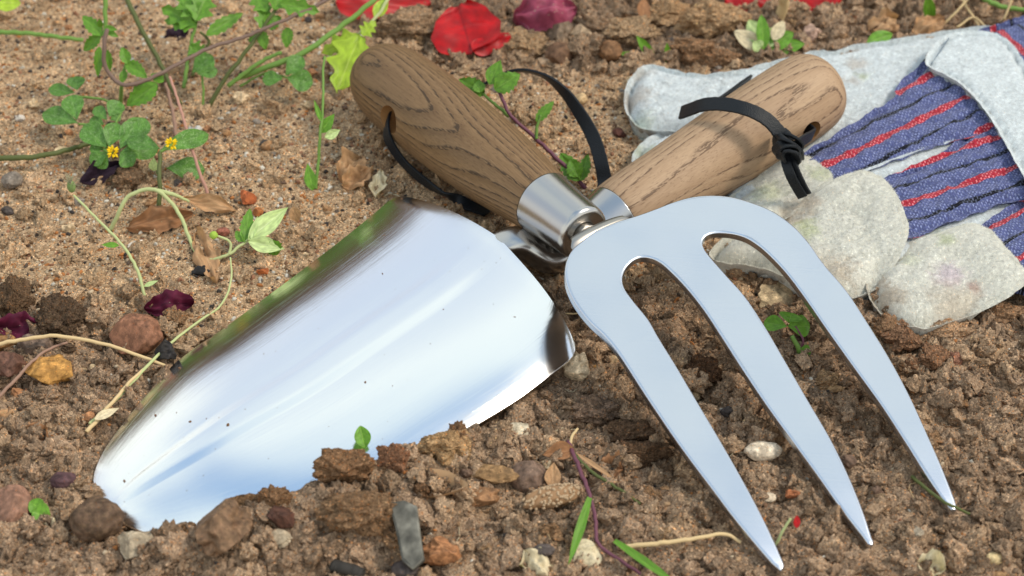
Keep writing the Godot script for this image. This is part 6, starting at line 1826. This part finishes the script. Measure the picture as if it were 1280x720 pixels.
	stalk("side_stem", PackedVector3Array([Vector3(0.0087, 0.013, -0.0662), Vector3(0.009, 0.017, -0.0693), Vector3(0.0101, 0.02, -0.0709)]), 0.0006, 0.0005, M.stem_green, o)
	for q in [[Vector3(-0.0097, 0.022, -0.0808), Vector3(-0.0191, 0.025, -0.0864), 9, 0], [Vector3(-0.0062, 0.025, -0.0794), Vector3(0.0028, 0.03, -0.0821), 10, 0], [Vector3(-0.0079, 0.026, -0.081), Vector3(-0.004, 0.033, -0.0867), 7, 1], [Vector3(-0.0114, 0.023, -0.0803), Vector3(-0.0119, 0.026, -0.084), 6, 0], [Vector3(0.0085, 0.018, -0.0698), Vector3(0.0147, 0.024, -0.074), 5, 0], [Vector3(0.0236, 0.003, -0.0551), Vector3(0.017, 0.009, -0.064), 9, 0], [Vector3(0.0242, 0.003, -0.0551), Vector3(0.0268, 0.01, -0.0617), 6, 0], [Vector3(0.0231, 0.004, -0.0556), Vector3(0.0208, 0.009, -0.0602), 8, 0]]:
		leaf(o, q[0], q[1], q[2], "toothed" if q[3] == 0 else "lance", M.green, Vector3(-0.1, 0.7, 0.8), 0.25, -0.1)
	# seedling between the prongs
	o = thing("seedling", "tiny two-leaved green seedling growing between the fork prongs", "seedling", Vector3(0.0918, 0, 0.0343))
	stalk("stem", PackedVector3Array([Vector3(0.0917, 0, 0.0358), Vector3(0.0914, 0.004, 0.035), Vector3(0.0892, 0.008, 0.0333)]), 0.0009, 0.0007, M.stem_green, o)
	stalk("stem", PackedVector3Array([Vector3(0.0916, 0.002, 0.0342), Vector3(0.0929, 0.006, 0.0334), Vector3(0.0905, 0.009, 0.0298)]), 0.0004, 0.0004, M.stem_purple, o)
	for q in [[Vector3(0.0877, 0.01, 0.031), Vector3(0.0807, 0.009, 0.0275), 6.5], [Vector3(0.0878, 0.01, 0.0306), Vector3(0.0955, 0.008, 0.0287), 8.5], [Vector3(0.0884, 0.01, 0.0294), Vector3(0.0895, 0.012, 0.0266), 9], [Vector3(0.0913, 0.004, 0.0357), Vector3(0.0955, 0.003, 0.0354), 5]]:
		leaf(o, q[0], q[1], q[2], "clover", M.green, Vector3(0, 1, 0.7), 0.2, -0.05)
	# small weeds by the glove
	o = thing("rosette_weed", "small yellowish-green rosette weed behind the glove", "weed", Vector3(0.0966, 0, -0.1402))
	for q in [[Vector3(0.0961, 0.003, -0.1379), Vector3(0.0951, 0.014, -0.1455), 6, 0], [Vector3(0.0964, 0.002, -0.1394), Vector3(0.085, 0.008, -0.1436), 8, 2], [Vector3(0.0967, 0.003, -0.1401), Vector3(0.0907, 0.01, -0.1483), 9, 1], [Vector3(0.0969, 0.003, -0.139), Vector3(0.0996, 0.009, -0.1443), 8, 1], [Vector3(0.0978, 0.003, -0.139), Vector3(0.1075, 0.008, -0.1425), 8, 0], [Vector3(0.0985, 0.002, -0.1394), Vector3(0.1117, 0.005, -0.1393), 7, 0], [Vector3(0.0952, 0.003, -0.1379), Vector3(0.092, 0.006, -0.1389), 6, 1], [Vector3(0.0995, 0.006, -0.14), Vector3(0.1036, 0.012, -0.1441), 6, 2], [Vector3(0.1025, 0.003, -0.1401), Vector3(0.1055, 0.002, -0.1394), 5, 0]]:
		leaf(o, q[0], q[1], q[2], "oval", [M.fresh, M.pale, M.husk][q[3]], Vector3(0, 0.8, 0.8), 0.2, -0.08)
	o = thing("grass_tuft", "small tuft of two green grass blades at the tip of the glove", "grass", Vector3(0.0544, 0, -0.1359))
	for q in [[Vector3(0.0542, 0.001, -0.1344), Vector3(0.0467, 0.01, -0.1372), 4], [Vector3(0.053, 0.002, -0.134), Vector3(0.0395, 0.004, -0.1342), 2.5], [Vector3(0.0589, 0.002, -0.1307), Vector3(0.0583, 0.01, -0.1328), 2.6]]:
		leaf(o, q[0], q[1], q[2], "blade", M.fresh, Vector3(0.2, 0.6, 0.8), 0.3, 0.1)
	lone_leaf("grass_bit", "short green grass bit beside the brown oval pebble", "grass", "", Vector3(0.0261, 0.003, -0.1423), Vector3(0.0366, 0.003, -0.1379), 2.5, "blade", M.fresh, Vector3(0, 1, 0.4), 0.2, 0.0)
	# purple grass at the bottom
	o = thing("purple_grass", "purple-stemmed grass with narrow green blades at the bottom", "grass", Vector3(0.0186, 0, 0.0761))
	stalk("stem", PackedVector3Array([Vector3(0.0171, 0.003, 0.0764), Vector3(0.0197, 0.005, 0.088), Vector3(0.0222, 0.006, 0.0991), Vector3(0.0243, 0.005, 0.1095), Vector3(0.025, 0.003, 0.1188), Vector3(0.0311, 0.002, 0.1241), Vector3(0.0384, 0.001, 0.13)]), 0.0007, 0.0005, M.stem_purple, o, 50)
	stalk("stem", PackedVector3Array([Vector3(0.0184, 0.004, 0.0822), Vector3(0.0239, 0.005, 0.0914), Vector3(0.032, 0.004, 0.0978), Vector3(0.0378, 0.003, 0.1027)]), 0.0006, 0.0004, M.stem_dark, o, 30)
	stalk("seed_stem", PackedVector3Array([Vector3(0.0175, 0.003, 0.0784), Vector3(0.0183, 0.004, 0.0753), Vector3(0.0201, 0.004, 0.0718)]), 0.0005, 0.0004, M.straw, o)
	leaf(o, Vector3(0.0227, 0.008, 0.105), Vector3(0.0162, 0.005, 0.1287), 2.8, "blade", M.green, Vector3(0.2, 1, 0.6), 0.3, -0.03)
	leaf(o, Vector3(0.0294, 0.007, 0.1213), Vector3(0.0474, 0.005, 0.1367), 2.6, "blade", M.green, Vector3(0.2, 1, 0.6), 0.3, -0.03)
	leaf(o, Vector3(0.0193, 0.005, 0.0833), Vector3(0.0323, 0.005, 0.0961), 1.8, "lance", M.dry, Vector3(0.2, 1, 0.6), 0.3, -0.03)
	# red bristle
	o = thing("red_bristle", "tiny green stalk with a red tip right of the left prong", "seedling", Vector3(0.0768, 0, 0.1166))
	stalk("stem", PackedVector3Array([Vector3(0.0766, 0, 0.1166), Vector3(0.0784, 0.005, 0.1156), Vector3(0.0805, 0.009, 0.1144)]), 0.0005, 0.0004, M.stem_pale, o)
	leaf(o, Vector3(0.0825, 0.006, 0.1153), Vector3(0.0825, 0.009, 0.1131), 2.4, "oval", M.poppy, Vector3(0.2, 0.5, 1), 0.2, 0.0)
	lone_stalk("prong_grass", "dark green grass blade crossing the right prong's point", "grass", "", PackedVector3Array([Vector3(0.1199, 0.002, 0.0904), Vector3(0.1241, 0.004, 0.0991), Vector3(0.128, 0.0055, 0.1052), Vector3(0.1347, 0.002, 0.1057)]), 0.0006, 0.0004, M.stem_dark)

# ---------- loose small stuff ----------

func scatter() -> void:
	rng.seed = 404
	var shapes := []
	for i in 9: shapes.append(rock(3, Vector3.ONE, 0.75, 0.3, 7, 900 + i).mesh())
	var bits := []
	for i in 5: bits.append(rock(1, Vector3(1.0, 0.75, 0.85), 0.35, 0.05, 4, 950 + i).mesh())
	for i in 9:
		crumbs("soil_crumbs", "small brown crumbs of soil scattered over the ground", shapes[i], 2400, 0.0004, 0.0042, true, M.clod)
	for i in 5:
		crumbs("sand_grains", "coarse sand grains and grit scattered over the ground", bits[i], 11000, 0.00018, 0.0011, false, M.grit)

	# fine roots and bits of straw lying on the soil
	var b := Build.new()
	for i in 150:
		var p := Vector3(rng.randf_range(-0.2, 0.2), 0, rng.randf_range(-0.19, 0.13))
		if Geometry2D.is_point_in_polygon(Vector2(p.x, p.z), trowel_area) or (p.x > 0.09 and p.z < 0.03 and p.z > -0.1): continue
		var dir := Vector3(rng.randfn(), 0, rng.randfn()).normalized()
		var line := PackedVector3Array()
		var count := rng.randi_range(5, 12)
		for k in count:
			line.append(Vector3(p.x, soil_at(p.x, p.z) + rng.randf_range(0.0001, 0.0012), p.z))
			dir = dir.rotated(Vector3.UP, rng.randfn() * 0.4)
			p += dir * 0.0012
		var thick := rng.randf_range(0.00008, 0.00022)
		var tone: Color = [lin(196, 168, 126), lin(150, 118, 88), lin(216, 200, 166), lin(110, 84, 64)][rng.randi() % 4]
		sweep(b, line, widths(thick, thick * 0.6, count), 5, Vector3(0.2, 1, 0.1), 0.0, Color(tone.r, tone.g, tone.b) * 0.85)
	tag(part("root_fibres", b.mesh(), M.grit), "fine dry roots and straw bits lying on the soil", "roots", "", "stuff")
	# clods of middling size
	var lumps := []
	for i in 8: lumps.append(rock(4, Vector3(1.0, 0.7, 0.85), 0.7, 0.26, 5, 700 + i, Color.WHITE, 0.3))
	var lump_meshes := {}
	for i in 64:
		var p := Vector2.ZERO
		for attempt in 40:
			p = Vector2(rng.randf_range(-0.17, 0.17), rng.randf_range(-0.17, 0.12))
			if cloddy(p.x * 1000.0, p.y * 1000.0) > 0.6 and not (Geometry2D.is_point_in_polygon(p, trowel_area) or near_prong(p) or (p.x > 0.03 and p.y < 0.015 and p.y > -0.11) or (p.x > 0.0 and p.x < 0.09 and p.y < 0.05 and p.y > -0.02)): break
		var tone := rng.randi() % 4
		var key := Vector2i(rng.randi() % 8, tone)
		if not lump_meshes.has(key):
			var src: Build = lumps[key.x]
			var tint: Color = [lin(132, 104, 78), lin(112, 86, 64), lin(150, 122, 92), lin(98, 80, 64)][tone]
			var nb := Build.new()
			nb.v = src.v.duplicate()
			nb.t = src.t
			for q in src.c: nb.c.append(Color(q.r * tint.r, q.g * tint.g, q.b * tint.b) * 0.95)
			lump_meshes[key] = nb.mesh()
		var s := rng.randf_range(0.0018, 0.0044)
		var o3 := part("soil_lump", lump_meshes[key], M.clod)
		o3.transform = Transform3D(Basis(Vector3.UP, rng.randf() * TAU).scaled(Vector3(1.0, rng.randf_range(0.8, 1.1), rng.randf_range(0.75, 1.0)) * s), Vector3(p.x, soil_at(p.x, p.y) + s * 0.25, p.y))
		var where := "in front of the trowel and fork"
		if p.y < -0.09: where = "at the back of the bed"
		elif p.x < -0.08: where = "left of the trowel"
		elif p.x > 0.09 and p.y < 0.07: where = "right of the fork"
		tag(o3, "%s lump of crumbly soil %s" % [["brown", "dark brown", "tan", "greyish brown"][tone], where], "clod", "loose lumps of soil")
	# small pebbles, one by one
	var tones := [[lin(206, 178, 140), "cream"], [lin(168, 128, 90), "tan"], [lin(172, 122, 84), "orange brown"], [lin(116, 92, 76), "brown"], [lin(150, 138, 126), "grey"], [lin(78, 70, 66), "dark"]]
	var shapes2 := []
	for i in 12:
		var t: Color = tones[i % 6][0]
		shapes2.append(rock(3, Vector3(1.0, 0.72, 0.84), 0.3 if i < 6 else 0.5, 0.02, 1 if i < 6 else 6, 300 + i, Color(t.r, t.g, t.b) * 0.8, 0.25).mesh())
	for i in 110:
		var p := Vector2.ZERO
		for attempt in 20:
			p = Vector2(rng.randf_range(-0.19, 0.17), rng.randf_range(-0.17, 0.118))
			if not (Geometry2D.is_point_in_polygon(p, trowel_area) or near_prong(p) or (p.x > 0.05 and p.y < 0.02 and p.y > -0.11)): break
		var s := rng.randf_range(0.0011, 0.0026)
		var k := rng.randi() % 12
		var o2 := part("small_pebble", shapes2[k], M.stone)
		o2.transform = Transform3D(Basis(Vector3.UP, rng.randf() * TAU).scaled(Vector3(1.0, rng.randf_range(0.8, 1.1), rng.randf_range(0.75, 1.0)) * s), Vector3(p.x, soil_at(p.x, p.y) + s * 0.3, p.y))
		var sandy := cloddy(p.x * 1000.0, p.y * 1000.0) < 0.5
		tag(o2, "small %s %s pebble lying loose on the %s" % [tones[k % 6][1], "rounded" if k < 6 else "angular", "dry sand" if sandy else "brown crumbly soil"], "pebble", "small loose pebbles")

func crumbs(called: String, label: String, mesh: Mesh, count: int, small: float, large: float, clods: bool, mat: Material) -> void:
	var mm := MultiMesh.new()
	mm.transform_format = MultiMesh.TRANSFORM_3D
	mm.use_colors = true
	mm.mesh = mesh
	mm.instance_count = count
	var sands := [lin(196, 160, 122), lin(170, 134, 98), lin(214, 190, 158), lin(228, 218, 200), lin(196, 128, 72), lin(140, 104, 78), lin(96, 80, 68), lin(170, 120, 90), lin(70, 62, 58)]
	for i in count:
		var p := Vector2.ZERO
		for attempt in 8:
			p = Vector2(rng.randf_range(-0.215, 0.215), rng.randf_range(-0.2, 0.14))
			var c := cloddy(p.x * 1000.0, p.y * 1000.0)
			if Geometry2D.is_point_in_polygon(p, trowel_area) or (p.x > 0.05 and near_prong(p)): continue
			if rng.randf() < ((0.12 + 0.88 * c) if clods else (0.9 - 0.55 * c)): break
		var s := small + (large - small) * pow(rng.randf(), 5.0 if clods else 3.2)
		var y := soil_at(p.x, p.y)
		var bs := Basis.from_euler(Vector3(rng.randf() * TAU, rng.randf() * TAU, rng.randf() * TAU))
		bs = bs * Basis.from_scale(Vector3(rng.randf_range(0.8, 1.3), rng.randf_range(0.6, 1.0), rng.randf_range(0.8, 1.2)) * s)
		mm.set_instance_transform(i, Transform3D(bs, Vector3(p.x, y + s * rng.randf_range(-0.35, 0.3), p.y)))
		var k := rng.randf_range(0.75, 1.2) * 0.68
		var c2: Color
		if clods:
			c2 = soil_color(p.x * 1000.0, p.y * 1000.0, 0.0)
			k = rng.randf_range(0.75, 1.25)
		else:
			c2 = sands[mini(int(pow(rng.randf(), 1.5) * 9.0), 8)]
			if cloddy(p.x * 1000.0, p.y * 1000.0) > 0.5 and rng.randf() < 0.6: c2 = soil_color(p.x * 1000.0, p.y * 1000.0, 0.0)
		mm.set_instance_color(i, Color(c2.r * k, c2.g * k, c2.b * k))
	var o := MultiMeshInstance3D.new()
	o.multimesh = mm
	o.material_override = mat
	o.name = named(called)
	add_child(o)
	tag(o, label, "soil" if clods else "sand", called.replace("_", " "), "stuff")

func near_prong(p: Vector2) -> bool:
	for q in prong_ends:
		if p.distance_to(Geometry2D.get_closest_point_to_segment(p, Vector2(q[0].x, q[0].z), Vector2(q[1].x, q[1].z))) < 0.0055: return true
	return false
